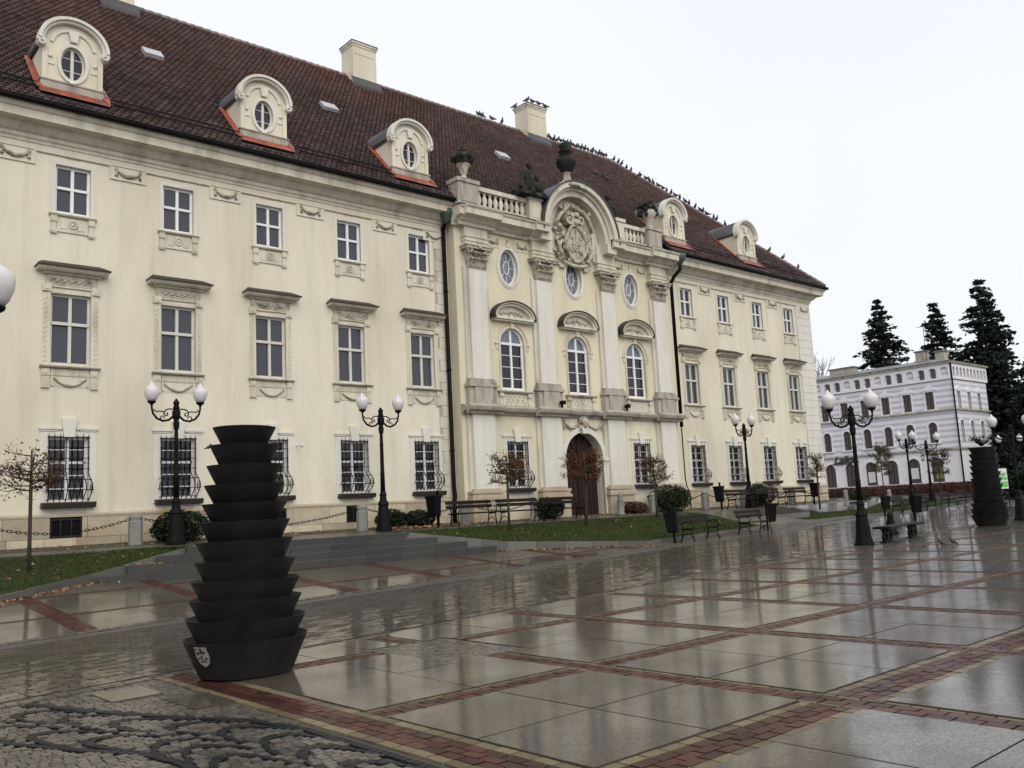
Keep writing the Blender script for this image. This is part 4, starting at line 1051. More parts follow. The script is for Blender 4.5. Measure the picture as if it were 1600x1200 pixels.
def arched():
    mb = MB(); W = .66; sp = 8.46-6.5; h = 9.12-6.5
    mb.bx(-W,-W+.08,.10,.19,0,sp); mb.bx(W-.08,W,.10,.19,0,sp); mb.bx(-W,W,.10,.19,0,.10)
    ringband(mb, 0, sp, (W-.08,h-sp-.08), (W,h-sp), .10, .19, 0, math.pi, 24); mb.bx(-W+.02,W-.02,.08,.19,sp-.05,sp+.05); mb.bx(-.05,.05,.085,.19,.08,h-.04)
    for k in range(1, 4): mb.bx(-W+.06,W-.06,.115,.165,sp*k/4-.013,sp*k/4+.013)
    o = mb.build('window', 'wframe')
    for s in (-1, 1):
        a, b = sorted((s*.05, s*(W-.08)))
        for k in range(4): link('pane', MB().bx(a, b, .15, .156, max(.1,sp*k/4+.013), sp*(k+1)/4-(.05 if k == 3 else .013)).mesh('pane','pane_dark'), o)
        A = arc(0, sp+.05, W-.08, h-sp-.13, 0 if s > 0 else math.pi, math.pi/2, 10); p = MB(); p.xz(A+[(s*.02, sp+.05)], .15, .156); p.build('pane', 'pane_sky_tint', o)
    s = MB(); ringband(s, 0, sp, (W,h-sp), (W+.10,h-sp+.10), -.04, .02, 0, math.pi, 24); ringband(s, 0, sp, (W+.17,h-sp+.17), (W+.23,h-sp+.23), -.05, .02, 0, math.pi, 24)
    for q in (-1,1): s.bx(*sorted((q*W,q*(W+.10))), -.04, .02, -.05, sp); s.bx(*sorted((q*(W+.06),q*(W+.30))), -.07, .02, sp-.06, sp-.01); s.bx(*sorted((q*(W+.12),q*(W+.24))), -.04, .02, sp-.28, sp-.06)
    s.bx(-.10,.10,-.09,.02,h-.02,h+.24); s.build('surround', 'trim', o)
    MB().yz([(.05,-.05),(-.16,-.05),(-.18,-.09),(-.14,-.14),(.05,-.14)], -W-.28, W+.28).build('sill', 'stain', o)
    a = MB(); a.bx(-W,W,-.03,.01,-.66,-.16)
    for i in range(9):
        a.ball((-.52+.13*i,-.04,-.34+.05*(-1)**i), (.06,.03,.05), 6, 4); a.ball((-.46+.13*i,-.04,-.50-.03*(-1)**i), (.045,.025,.04), 6, 4)
    for q in (-1,1): a.bx(q*(W+.12)-.09,q*(W+.12)+.09,-.12,.01,-.30,-.15); a.bx(q*(W+.12)-.06,q*(W+.12)+.06,-.05,.01,-.62,-.30)
    a.build('apron', 'trim', o)
    # lunette pediment
    z0 = 9.46-6.5; hd = MB(); hd.bx(-1.10,1.10,-.22,.02,z0-.10,z0-.03); hd.bx(-1.16,1.16,-.30,.02,z0-.03,z0+.06)
    ringband(hd, 0, z0+.06, (.94,.52), (1.06,.62), -.22, .02, 0, math.pi, 24); ringband(hd, 0, z0+.06, (1.06,.62), (1.12,.67), -.32, .02, 0, math.pi, 24)
    hd.xz(arc(0, z0+.06, .95, .53, 0, math.pi, 20), -.05, .02)
    hd.build('pediment', 'trim', o)
    fr = MB(); ringband(fr, 0, z0+.06, (1.12,.67), (1.17,.72), -.36, .02, 0, math.pi, 24); fr.bx(-1.18,-1.06,-.34,.02,z0-.02,z0+.08); fr.bx(1.06,1.18,-.34,.02,z0-.02,z0+.08); fr.build('pediment_flashing', 'slate', o)
    rl = MB()
    for i in range(13): x = -.62+.1033*i; rl.ball((x,-.08,z0+.16+.16*math.cos(x*2)+.03*(-1)**i), (.065,.04,.05), 6, 4)
    for q in (-1,1): rl.tube([(q*(.25+.12*math.cos(a_)),-.08,z0+.22+.09*math.sin(a_)) for a_ in [i*.6 for i in range(9)]], .025, 5)
    rl.build('pediment_relief', 'relief', o)
    interior(o, W, 0, h)
    for (x0, x1) in ((-.58,-.38),(-.16,.05),(.30,.56)): curtain_mesh(x0, x1, .05, h-.5).build('curtain', 'curtain', o)
    return o
aw = arched()
for x in AX: place(oc, x, 11.76, RY); place(aw, x, 6.5, RY)
# portal
pr_ = MB(); ringband(pr_, 28.5, 3.62, (1.18,1.18), (1.42,1.42), RY-.08, RY+.04, 0, math.pi, 28)
for s in (-1,1): pr_.bx(*sorted((28.5+s*1.18, 28.5+s*1.42)), RY-.08, RY+.04, 1.2, 3.62); pr_.bx(*sorted((28.5+s*1.14, 28.5+s*1.5)), RY-.14, RY+.04, 3.55, 3.66)
pr_.add([(28.36,RY-.2,4.74),(28.64,RY-.2,4.74),(28.72,RY-.2,5.1),(28.28,RY-.2,5.1),(28.36,RY,4.74),(28.64,RY,4.74),(28.72,RY,5.1),(28.28,RY,5.1)], [(0,1,2,3),(0,4,5,1),(3,2,6,7),(0,3,7,4),(1,5,6,2)])
pr_.tag = 0
portal = pp(pr_, 'portal', 'white')
dm = MB(); dm.xz([(27.3,1.15),(29.7,1.15)]+arc(28.5, 3.62, 1.2, 1.2, 0, math.pi, 24), RY+.42, RY+.5)
door = pp(dm, 'door', 'door', portal)
dd = MB()
for i in range(9): x = 27.5+i*.25; dd.bx(x-.105, x+.105, RY+.39, RY+.43, 1.22, 3.5)
dd.bx(27.3,29.7,RY+.36,RY+.43,3.5,3.64); dd.bx(28.46,28.54,RY+.35,RY+.42,1.2,3.5)
for i in range(7): a = math.pi*(i+.5)/7; dd.tube([(28.5,RY+.39,3.62),(28.5+1.1*math.cos(a),RY+.39,3.62+1.1*math.sin(a))], .03, 4)
pp(dd, 'door_boards', 'door', portal)
vault = MB(); P = [(27.32,1.15),(27.32,3.62)]+list(reversed(arc(28.5,3.62,1.18,1.18,0,math.pi,20)))+[(29.68,3.62),(29.68,1.15)]
V = [(x,RY+.25,z) for x,z in P]+[(x,RY+.42,z) for x,z in P]; k = len(P); vault.add(V, [(i,i+1,k+i+1,k+i) for i in range(k-1)]); pp(vault, 'portal_reveal', 'trim', portal)
go = garland(.95, .24, .05, drop=.28)
for s in (-1,1): o = link('garland', go.mesh('garland','relief'), portal, Vector((28.5+s*.72, RY-.05, 5.22))-PO-portal.location)
mk = MB(); mk.ball((28.5,RY-.18,5.22), (.20,.16,.24), 12, 8); mk.ball((28.5,RY-.30,5.20), (.05,.06,.07), 8, 5)
for i in range(9): a = math.pi*i/8; mk.ball((28.5+.24*math.cos(a),RY-.12,5.24+.26*math.sin(a)), .07, 7, 5)
for s in (-1,1): mk.tube([(28.5+s*.16,RY-.12,5.1),(28.5+s*.26,RY-.1,4.95),(28.5+s*.22,RY-.1,4.85)], [.06,.05,.03], 6)
pp(mk, 'mask', 'relief', portal)
# frieze garlands of the bay
for ax in (AX[0], AX[2]):
    for s in (-1,1):
        p = link('frieze_panel', MB().bx(-.42,.42,-.02,.02,-.42,.2).mesh('frieze_panel','plaster2'), palace, Vector((ax+s*.82,RY,12.95))-PO)
        link('garland', garland(.5,.15,.04,drop=.18).mesh('garland','relief'), p, (0,-.02,-.1))

# attic: balustrades, pedestals, vases, statues
bal = MB()
AY = RY-.30
for (a, b) in ((22.75, 25.45), (31.62, 33.3)):
    o = pp(MB().bx(a, b, AY-.13, AY+.13, 13.86, 14.06).bx(a, b, AY-.15, AY+.15, 14.66, 14.84), 'balustrade', 'trim')
    n = 9 if a < 30 else 6
    bm_ = MB(); bm_.lathe([(.06,0),(.09,.03),(.07,.08),(.12,.24),(.10,.36),(.055,.48),(.08,.55),(.09,.60)], 8, sx=1.0, sy=.9)
    bme = bm_.mesh('baluster', 'trim')
    for i in range(n): link('baluster', bme, o, Vector((a+(b-a)*(i+.5)/n, AY, 14.06))-PO-o.location)
for x, w_, m in ((22.12, 1.05, 'stain'), (25.85, .70, 'trim'), (31.3, .56, 'trim'), (33.85, .95, 'stain')):
    d = MB(); d.bx(x-w_/2, x+w_/2, AY-.30, AY+.35, 13.86, 14.80); d.bx(x-w_/2-.06, x+w_/2+.06, AY-.36, AY+.41, 14.80, 14.96); d.bx(x-w_/2+.12, x+w_/2-.12, AY-.33, AY-.29, 14.0, 14.7)
    d.bx(x-w_/2-.05, x+w_/2+.05, AY-.35, AY+.4, 13.84, 13.96)
    pp(d, 'attic_pedestal', m)
fl_ = MB(); 
for (a, b) in ((21.55, 26.2), (30.8, 35.45)):
    V = [(a,RY-.80,13.82),(b,RY-.80,13.82),(b,AY+.4,14.0),(a,AY+.4,14.0)]; fl_.add(V+[(x,y,z-.04) for x,y,z in V], [(0,1,2,3),(0,4,5,1)])
pp(fl_, 'cornice_flashing', 'slate')
VP = [(.02,0),(.20,0),(.21,.06),(.13,.10),(.11,.30),(.16,.36),(.17,.40),(.15,.46),(.30,.72),(.36,.80),(.43,.95),(.40,1.10),(.30,1.16),(.22,1.22),(.13,1.26),(.17,1.30),(.14,1.38),(.06,1.44),(.07,1.5),(.02,1.56)]
v = MB(); v.lathe(VP, 16, (0,0,0))
v.m = [1 if all(v.v[i][2] > .66 for i in q) else 0 for q in v.f]
for i in range(8): a = i*math.pi/4; v.ball((.40*math.cos(a),.40*math.sin(a),.98), (.13,.13,.15), 7, 5, 1)
pp(v, 'vase', ['relief', 'black_stone'], None, (22.15, AY, 14.95))
v = MB(); v.lathe([(.02,-.45),(.62,-.45),(.55,-.30),(.30,-.1),(.18,.0),(.15,.28),(.20,.33),(.34,.50),(.46,.72),(.47,.86),(.36,1.0),(.20,1.08),(.16,1.16),(.30,1.30),(.34,1.34),(.20,1.36),(.22,1.46),(.30,1.62),(.02,1.60)], 18)
v.m = [1 if all(v.v[i][2] > .3 for i in q) else 0 for q in v.f]
for i in range(9): a = i*math.pi/4.5; v.ball((.2*math.cos(a),.2*math.sin(a),1.62), (.10,.10,.13), 6, 5, 1)
for s in (-1,1): v.tube([(s*.2,0,1.1),(s*.48,0,1.12),(s*.56,0,.9),(s*.46,0,.70)], [.05,.05,.05,.03], 6, 1)
pp(v, 'crowning_vase', ['stain', 'black_stone'], None, (28.15, RY-.35, 16.28))
def figure(pts, bulk):         # seated stone figure grown from a skeleton
    mb = MB()
    for chain, rr in pts: mb.tube(chain, rr, 9)
    for c, r in bulk: mb.ball(c, r, 12, 8)
    return mb
def statue(name, loc, flip=1, s=1.0, matn='black_stone'):
    f = flip
    chains = [
        ([(0,0,.42),(0,0,.62),(f*.02,-.02,.85),(f*.03,-.03,1.02),(f*.04,-.04,1.14)], [.26,.23,.25,.20,.09]),          # torso, neck
        ([(-.12,-.05,.45),(-.16*f-.05,-.40,.50),(-.2*f-.05,-.44,.10),(-.2*f,-.56,.04)], [.17,.14,.10,.07]),              # leg
        ([(.12,-.05,.45),(.22*f,-.38,.46),(.34*f,-.40,.06),(.40*f,-.52,.02)], [.17,.14,.10,.07]),
        ([(.24,-.02,1.0),(.40,-.12,.80),(.36,-.30,.62),(.25,-.36,.60)], [.11,.09,.07,.06]),
        ([(-.24,-.02,1.0),(-.42,-.06,.78),(-.52,-.16,.55),(-.60,-.24,.45)], [.11,.09,.07,.06]),
    ]
    mb = figure(chains, [((f*.05,-.07,1.29), (.12,.14,.16)), ((f*.05,-.02,1.36), (.15,.16,.12)), ((0,.05,.30), (.42,.36,.34)), ((-.35*f,-.05,.22), (.42,.30,.24)), ((-.6*f,0,.1), (.35,.25,.16)), ((.1,-.22,.3), (.28,.3,.25)), ((-.28*f,.05,.85), (.12,.14,.28))])
    random.seed(3)
    for i in range(26): mb.ball((random.uniform(-.75,.45)*f, random.uniform(-.35,.15), random.uniform(.05,.45)), (random.uniform(.06,.14), random.uniform(.05,.1), random.uniform(.1,.2)), 7, 5)
    mb.bx(-.85,.6,-.5,.35,-.1,.06)
    mb.v = [(x*s,y*s,z*s) for x,y,z in mb.v]
    o = pp(mb, name, matn, None, loc)
    md = o.modifiers.new('remesh', 'REMESH'); md.mode = 'VOXEL'; md.voxel_size = .035; md.use_smooth_shade = True
    return o
statue('statue', (25.75, AY-.05, 14.98), 1, 1.08)
statue('statue', (31.25, AY+.35, 14.93), -1, .92)
# trophy of arms on the right pedestal
v = MB(); v.lathe([(.02,0),(.25,0),(.22,.1),(.14,.2),(.30,.55),(.40,.80),(.30,.95),(.05,1.0)], 14)
random.seed(8)
for i in range(30): v.ball((random.uniform(-.5,.42), random.uniform(-.25,.25), random.uniform(.6,1.25)), (random.uniform(.08,.2), random.uniform(.06,.14), random.uniform(.06,.16)), 7, 5, 1)
v.tube([(-.6,0,1.05),(.1,-.1,1.45),(.35,-.1,1.5)], [.06,.12,.03], 7, 1); v.tube([(-.7,0,.9),(-.75,0,.5)], .07, 6, 1)
pp(v, 'stone_trophy', ['stain','black_stone'], None, (33.8, AY, 14.95))

# rain pipes
rp = MB(); rp.tube([(21.48,-.16,13.1),(21.50,-.16,2.6),(21.50,-.20,2.2),(21.42,-.24,1.95),(21.42,-.24,1.2)], .085, 8); pipe = pp(rp, 'rain_pipe', 'iron')
pp(MB().lathe([(.08,-.30),(.12,-.2),(.24,0),(.30,.10),(.30,.28),(.26,.30)], 12, (21.45,-.42,13.45)), 'pipe_head', 'copper', pipe)
pp(MB().tube([(21.46,-.40,13.3),(21.47,-.16,13.0)], .08, 8), 'pipe_neck', 'iron', pipe)
for z in (4.0, 7.2, 10.4): pp(MB().lathe([(.09,-.04),(.105,-.03),(.105,.03),(.09,.04)], 8, (21.49,-.16,z)), 'pipe_clip', 'iron', pipe)
rp = MB(); rp.tube([(35.62,-1.12,13.5),(35.62,-1.10,13.1),(35.45,-.80,12.75),(35.42,-.62,12.45),(35.42,-.60,5.2)], .09, 8); pipe = pp(rp, 'rain_pipe', 'iron')
pp(MB().lathe([(.08,-.30),(.12,-.2),(.26,0),(.32,.10),(.32,.32),(.26,.34)], 12, (35.62,-1.12,13.55)), 'pipe_head', 'copper', pipe)
pp(MB().tube([(35.40,-.60,5.3),(35.40,-.60,2.7),(35.45,-.62,2.3),(35.6,-.64,2.0),(35.62,-.64,1.2)], .03, 6), 'cable_pipe', 'iron')
for x in (26.6, 30.75):
    o = pp(MB().bx(-.09,.09,-.16,.06,0,.16).bx(-.02,.02,-.05,.05,-.12,0), 'floodlight', 'iron', None, (x+.25, RY-.50, 5.92))
o = pp(MB().tube([(0,0,0),(0,-.35,.02)], .015, 6), 'wall_lamp', 'wgrey', None, (14.85, 0, 4.12)); MB().ball((0,-.38,.0), .07, 8, 6).build('globe', 'opal', o)

# ---- roof
RE = (-.95, 14.06); RR = (8.05, 23.2); XE = 50.35; XR = 41.3
nrm = Vector((0, -(RR[1]-RE[1]), RR[0]-RE[0])).normalized(); SL = math.hypot(RR[0]-RE[0], RR[1]-RE[1]); sy, sz = (RR[0]-RE[0])/SL, (RR[1]-RE[1])/SL
rf = MB(); o_ = .03
NS = 1.25; ny_, nz_ = RE[0]+NS*sy, RE[1]+NS*sz; xh = XE-(XE-XR)*NS/SL
rf.add([(-12,ny_,nz_),(xh,ny_,nz_),(XR,RR[0],RR[1]),(-12,RR[0],RR[1]),(XE,17.1,RE[1]),(-12,17.1,RE[1]),(XE,RE[0],RE[1]),(-12,RE[0],RE[1]),(21.8,RE[0],RE[1]),(21.8,ny_,nz_),(35.2,RE[0],RE[1]),(35.2,ny_,nz_)], [(0,1,2,3),(6,4,2),(4,5,3,2),(7,8,9,0),(10,6,1,11)])
roof = pp(rf, 'roof', 'under')
def tiles(x0, x1f, rows, tw, te, origin, ux, us, un, seed, smin=0.0, holes=()):
    rng = np.random.default_rng(seed); VV = []; FF = []; TT = []; HH = []
    base = np.array([(.04,.25),(.88,.25),(.88,-.66),(.74,-.92),(.46,-1.02),(.18,-.92),(.04,-.66)]); nb = len(base)
    for r in range(rows):
        s = smin+(r+1)*te; xa = x0(s)+(r % 2)*tw/2; xb = x1f(s); n = int((xb-xa)/tw)
        if n <= 0: continue
        X = xa+np.arange(n)*tw
        hue_n = rng.random(n)
        for q in range(n):
            x = X[q]; skip = False
            for (hx0, hx1, hs0, hs1) in holes:
                if hx0 < x+tw/2 < hx1 and hs0 < s-te/2 < hs1: skip = True; break
            if skip: continue
            o = len(VV); lift = .088+rng.uniform(-.005,.005); tl = rng.uniform(-.006,.006)
            for (a, b) in base: 
                h = .018+(-b)*(lift-.018)+tl*(a-.5); VV.append(origin+ux*(x+a*tw)+us*(s+b*te)+un*h)
            for (a, b) in base[2:]:
                VV.append(origin+ux*(x+a*tw)+us*(s+b*te)+un*(.018+(-b)*(lift-.018)-.045))
            FF.append([o+i for i in range(nb)])
            for i in range(4): FF.append([o+2+i, o+nb+i, o+nb+i+1, o+3+i])
            t = rng.uniform(-1,1); 
            px_ = x; hh = .5+.5*math.sin(px_*.31+1.3)*math.sin(s*.45+px_*.12); hv = max(0, min(1, .10+.50*hh*s/12+rng.normal(0,.09)))
            TT += [t]*(nb+5); HH += [hv]*(nb+5)
    mb = MB(); mb.v = [tuple(p) for p in VV]; mb.f = FF; mb.m = [0]*len(FF); mb.s = [False]*len(FF); mb.t = TT; mb.h = HH
    return mb
DX = [7.42, 13.70, 19.95, 36.55, 43.05]
UX = np.array((1.,0,0)); US = np.array((0, sy, sz)); UN = np.array(nrm)
holes = [(x-.92, x+.92, .95, 3.9) for x in DX]+[(x-1.02, x+1.02, .40, 1.6) for x in DX]+[(26.1,31.0,-1,2.9),(21.7,35.3,-1,1.3)]
tl = tiles(lambda s: 1.5, lambda s: XE-(XE-XR)*s/SL, int(SL/.20), .215, .20, np.array((0,RE[0],RE[1])), UX, US, UN, 1, holes=holes)
o = pp(tl, 'roof_tiles', 'tile', roof); o['kind'] = 'stuff'
# hip side tiles
hs = math.hypot(XE-XR, RR[1]-RE[1]); H_us = np.array((-(XE-XR)/hs, 0, (RR[1]-RE[1])/hs)); H_ux = np.array((0.,1,0)); H_un = np.cross(H_ux, H_us); H_un = H_un if H_un[2] > 0 else -H_un
tl = tiles(lambda s: RE[0]+(RR[0]-RE[0])*s/hs, lambda s: 17.1-(17.1-RR[0])*s/hs, int(hs/.20), .43, .20, np.array((XE,0,RE[1])), H_ux, H_us, H_un, 2)
o = pp(tl, 'hip_tiles', 'tile', roof); o['kind'] = 'stuff'
rd = MB()
x = 1.5
while x < XR:
    rd.lathe([(.10,0),(.13,.38)], 8, (0,0,0), 0); n8 = 16
    for i in range(len(rd.v)-n8, len(rd.v)):
        a = rd.v[i]; rd.v[i] = (x+a[2], RR[0]+a[0], RR[1]+.02+a[1])
    rd.t[-n8:] = [random.uniform(-1,1)]*n8; x += .36
hv = Vector((XE-XR, RE[0]-RR[0], RE[1]-RR[1])); hl = hv.length; hd_ = hv/hl; n = int(hl/.36)
for i in range(n):
    a = Vector((XR,RR[0],RR[1]+.02))+hd_*(i*.36); b = a+hd_*.40; rd.tube([a, b], [.13,.10], 8); rd.t[-16:] = [random.uniform(-1,1)]*16
o = pp(rd, 'ridge_tiles', 'tile', roof); o['kind'] = 'stuff'
# snow guard bars near the gutter
sg = MB()
for q in (.55, .95): 
    for (a, b) in ((1.5,6.4),(8.5,12.7),(14.8,18.9),(21.0,21.8),(35.3,35.5),(37.7,42.0),(44.2,49.0)):
        P = lambda X: np.array((X,RE[0],RE[1]))+US*q+UN*.17
        sg.tube([tuple(P(a)), tuple(P(b))], .018, 5)
pp(sg, 'snow_guard', 'iron', roof)
# roof lights
for x, s in ((11.25, 7.0), (18.6, 6.75), (28.5, 7.0)):
    P = np.array((x,RE[0],RE[1]))+US*s; 
    V = []
    for h in (.05, .20):
        for a, b in ((-.35,-.28),(.35,-.28),(.35,.28),(-.35,.28)): V.append(tuple(P+UX*a+US*b+UN*h))
    pp(MB().add(V, [(0,1,5,4),(1,2,6,5),(2,3,7,6),(3,0,4,7),(4,5,6,7)], 0), 'roof_light', 'glassroof', roof)
# chimneys
def chimney(x0, x1, y0, y1, z0, z1):
    o = pp(MB().bx(x0,x1,y0,y1,z0,z1).bx(x0+.1,x1-.1,y0-.02,y1,z1-.62,z1-.55), 'chimney', 'plaster', roof)
    pp(MB().bx(x0-.03,x1+.03,y0-.03,y1+.03,z1-.22,z1-.1).bx(x0-.07,x1+.07,y0-.07,y1+.07,z1-.1,z1), 'chimney_cap', 'trim')
    pp(MB().bx(x0-.09,x1+.09,y0-.09,y1+.09,z1,z1+.04), 'chimney_cover', 'lead')
    pp(MB().add([(x0-.15,y0-.25,z0+.9),(x1+.15,y0-.25,z0+.9),(x1+.15,y0-.02,z0+1.35),(x0-.15,y0-.02,z0+1.35),(x0-.15,y0-.25,z0+.5),(x1+.15,y0-.25,z0+.5)], [(0,1,2,3),(4,5,1,0)]), 'chimney_flashing', 'lead')
chimney(10.5, 11.75, 7.4, 8.45, 21.6, 24.85)
chimney(22.15, 23.5, 7.4, 8.45, 21.6, 24.8)
chimney(33.75, 35.2, 7.4, 8.5, 21.6, 24.75)
# dormers (front face in local XZ; origin at centre of the base)
def dormer():
    Y0 = 0.0; W = .88; zc = 1.55; h = MB()
    ops = [(-.37,.37,.62,1.84,'oval')]
    wall(h, -W, W, 0, zc+.3, Y0, ops, .2)
    A = arc(0, zc+.3, W, W-.10, 0, math.pi, 20); h.xz(A, Y0, Y0+.1)
    for s in (-1,1):      # cheeks down to the roof
        h.add([(s*W,Y0,0),(s*W,Y0+.1,0),(s*W,Y0+2.0,1.9),(s*W,Y0,1.9)], [(0,1,2,3)])
        h.bx(*sorted((s*(W-.14), s*(W+.015))), Y0-.05, Y0, .45, zc+.32)
    o = h.build('dormer', 'plaster')
    b = MB(); b.bx(-W-.05,W+.05,Y0-.08,Y0+.1,0,.45); b.bx(-W-.09,W+.09,Y0-.11,Y0+.05,.42,.47); b.build('dormer_base', 'stain', o)
    c = MB(); ringband(c, 0, zc+.28, (W-.02,W-.06), (W+.06,W+.03), Y0-.16, Y0+.1, 0, math.pi, 24); ringband(c, 0, zc+.28, (W+.06,W+.03), (W+.17,W+.13), Y0-.24, Y0+.1, 0, math.pi, 24)
    for s in (-1,1):
        c.tube([(s*(W+.06+.12*math.cos(a)*(1-a/16)), Y0-.17, zc+.16+.13*math.sin(a)*(1-a/16)) for a in [i*.55 for i in range(18)]], .045, 6)
        ringband(c, s*(W+.06), zc+.16, (.0,.0), (.13,.13), Y0-.15, Y0+.05, n=14)
    q_ = MB(); ringband(q_, 0, zc+.25, (.58,.58), (.68,.66), Y0-.05, Y0, .12, math.pi-.12, 20); q_.build('inner_arch', 'white', o)
    ky = MB(); ky.add([(-.09,-.12,2.0),(.09,-.12,2.0),(.16,-.12,2.36),(-.16,-.12,2.36),(-.09,0,2.0),(.09,0,2.0),(.16,0,2.36),(-.16,0,2.36)], [(0,1,2,3),(0,4,5,1),(3,2,6,7),(0,3,7,4),(1,5,6,2)]); ky.build('keystone', 'white', o)
    for s in (-1,1): MB().ball((s*.66,-.02,1.35), (.07,.04,.07), 8, 5).build('boss', 'white', o); MB().bx(s*.66-.12,s*.66+.12,-.03,0,1.05,1.10).build('bar_moulding', 'white', o)
    MB().ball((0,-.06,.50), (.10,.06,.09), 8, 5).build('boss', 'white', o)
    c.build('dormer_moulding', 'white', o)
    s_ = MB(); ringband(s_, 0, 1.23, (.37,.61), (.47,.72), Y0-.06, Y0+.02, n=32); s_.build('oculus_surround', 'white', o)
    w_ = MB(); ringband(w_, 0, 1.23, (.31,.55), (.37,.61), Y0+.08, Y0+.15, n=32); w_.bx(-.045,.045,Y0+.06,Y0+.14,.66,1.80)
    for z in (1.00, 1.46): w_.bx(-.34,.34,Y0+.10,Y0+.13,z-.012,z+.012)
    w_.build('oculus_frame', 'wgrey', o)
    p = MB(); p.xz(arc(0,1.23,.34,.58,0,2*math.pi,24)[:-1], Y0+.14, Y0+.146); p.build('pane', 'pane_dark', o)
    rr = MB(); A = arc(0, zc+.30, W+.10, W+.10, 0, math.pi, 20); B2 = [(x*.96, z-.04) for x, z in A]; k = len(A)
    V = [(x,Y0-.20,z) for x,z in A]+[(x,Y0+2.3,z) for x,z in A]+[(x,Y0-.20,z) for x,z in B2]
    rr.add(V, [(i,i+1,k+i+1,k+i) for i in range(k-1)]+[(i,2*k+i,2*k+i+1,i+1) for i in range(k-1)], 0, True)
    for s in (-1,1): rr.add([(s*(W+.10),Y0-.2,zc+.3),(s*(W+.10),Y0+2.3,zc+.3),(s*(W+.06),Y0+2.2,zc+.16),(s*(W+.06),Y0-.2,zc+.22)],[(0,1,2,3)])
    rr.build('dormer_roof', 'lead', o)
    fl2 = MB(); fl2.add([(-W-.14,-.46,-.22),(W+.14,-.46,-.22),(W+.06,-.085,.16),(-W-.06,-.085,.16)], [(0,1,2,3)])
    for s in (-1,1): fl2.add([(s*(W+.14),-.46,-.22),(s*(W+.24),-.10,.20),(s*(W+.20),1.4,1.90),(s*W,1.4,1.95),(s*W,-.08,.22)], [(0,1,2,3,4)])
    fl2.build('dormer_flashing', 'orange', o)
    d_ = MB(); d_.bx(-.6,.6,.5,.52,.5,2.1); d_.build('interior', 'dark_room', o)
    return o
dp = dormer()
dp.scale = (.97, 1, .885)
for x in DX: place(dp, x, 14.71, -.16)

# ------------------------------------------------------------------ white striped building
BX0, BY0, BY1, BZ = 83.0, 5.7, 33.0, 1.1
bo = Vector((BX0, 12, BZ)); bld = empty('town_house', bo)
tag(bld, 'white and lilac striped town house with arcaded frieze beyond the palace corner', 'house')
def bpart(mb, name, mats, parent=None):
    o = link(name, mb.mesh(name, mats), parent or bld)
    o.location = -bo if parent is None else (0,0,0); return o
def flip_x(mb):          # built in XZ facing -Y at Y=0; turned to face -X at X=BX0: local x -> world Y (decreasing)
    mb.v = [(BX0+y, -x, z) for x, y, z in mb.v]; return mb
WYs = [7.85+2.1*i for i in range(9)]
ops = []
for y in WYs:
    ops += [(-y-.40,-y+.40,8.70,10.33), (-y-.40,-y+.40,5.66,7.52,'arch',7.12), (-y-.56,-y+.56,2.1,4.35,'arch',3.79)]
mb = MB(); wall(mb, -BY1, -BY0, 4.95, 11.3, 0, [o for o in ops if o[2] > 5], .25, 0); flip_x(mb)
m2 = MB(); wall(m2, -BY1, -BY0, 1.1, 4.95, 0, [o for o in ops if o[2] < 5], .3, 0); flip_x(m2)
sx = [84.1+2.25*i for i in range(3)]
so_ = []
for x in sx: so_ += [(x-.35,x+.35,8.55,10.2), (x-.35,x+.35,5.6,7.6,'arch',7.25)]
wall(mb, BX0, 90.6, 4.95, 11.3, BY0, so_, .25)
wb_ = bpart(mb, 'wall', 'bstripe'); m2.bx(BX0+.01, 90.6, BY0-.004, BY0+.2, 1.1, 4.95); bpart(m2, 'ground_storey', 'bwhite')
for y in WYs:
    for (w_, z0, z1, sp, kind) in ((.40,8.70,10.33,0,0), (.40,5.66,7.52,7.12,1), (.56,2.1,4.35,3.79,1)):
        q = MB(); ringw = .12
        if kind: ringband(q, -y, sp, (w_,z1-sp), (w_+.16,z1-sp+.16), -.06, .02, 0, math.pi, 16)
        else:
            q.bx(-y-w_-.14,-y+w_+.14,-.06,.02,z1,z1+.12)
            q.xz([(-y-w_-.3,z1+.12),(-y+w_+.3,z1+.12),(-y+w_+.1,z1+.28),(-y,z1+.62),(-y-w_-.1,z1+.28)], -.1, .02)
        for s in (-1,1): q.bx(*sorted((-y+s*w_, -y+s*(w_+.13))), -.05, .02, z0, sp or z1)
        if z0 > 5: q.bx(-y-w_-.25,-y+w_+.25,-.14,.02,z0-.12,z0)
        f = bpart(flip_x(q), 'window', 'bwhite')
        g_ = MB(); g_.bx(-y-w_,-y+w_,.2,.24,z0,z1); bpart(flip_x(g_), 'pane', 'bwin', f)
        b_ = MB(); b_.bx(-y-.03,-y+.03,.16,.2,z0,z1); b_.bx(-y-w_,-y+w_,.17,.2,z0+(z1-z0)*.6,z0+(z1-z0)*.6+.05); bpart(flip_x(b_), 'glazing_bar', 'maroon', f)
for x in sx:
    for (z0, z1, sp, kind) in ((8.55,10.2,0,0), (5.6,7.6,7.25,1)):
        q = MB()
        if kind: ringband(q, x, sp, (.35,z1-sp), (.49,z1-sp+.14), BY0-.06, BY0+.02, 0, math.pi, 16)
        else: q.bx(x-.5,x+.5,BY0-.06,BY0+.02,z1,z1+.12); q.xz([(x-.6,z1+.12),(x+.6,z1+.12),(x,z1+.6)], BY0-.1, BY0+.02)
        for s in (-1,1): q.bx(*sorted((x+s*.35, x+s*.47)), BY0-.05, BY0+.02, z0, sp or z1)
        f = bpart(q, 'window', 'bwhite'); bpart(MB().bx(x-.35,x+.35,BY0+.2,BY0+.24,z0,z1), 'pane', 'bwin', f)
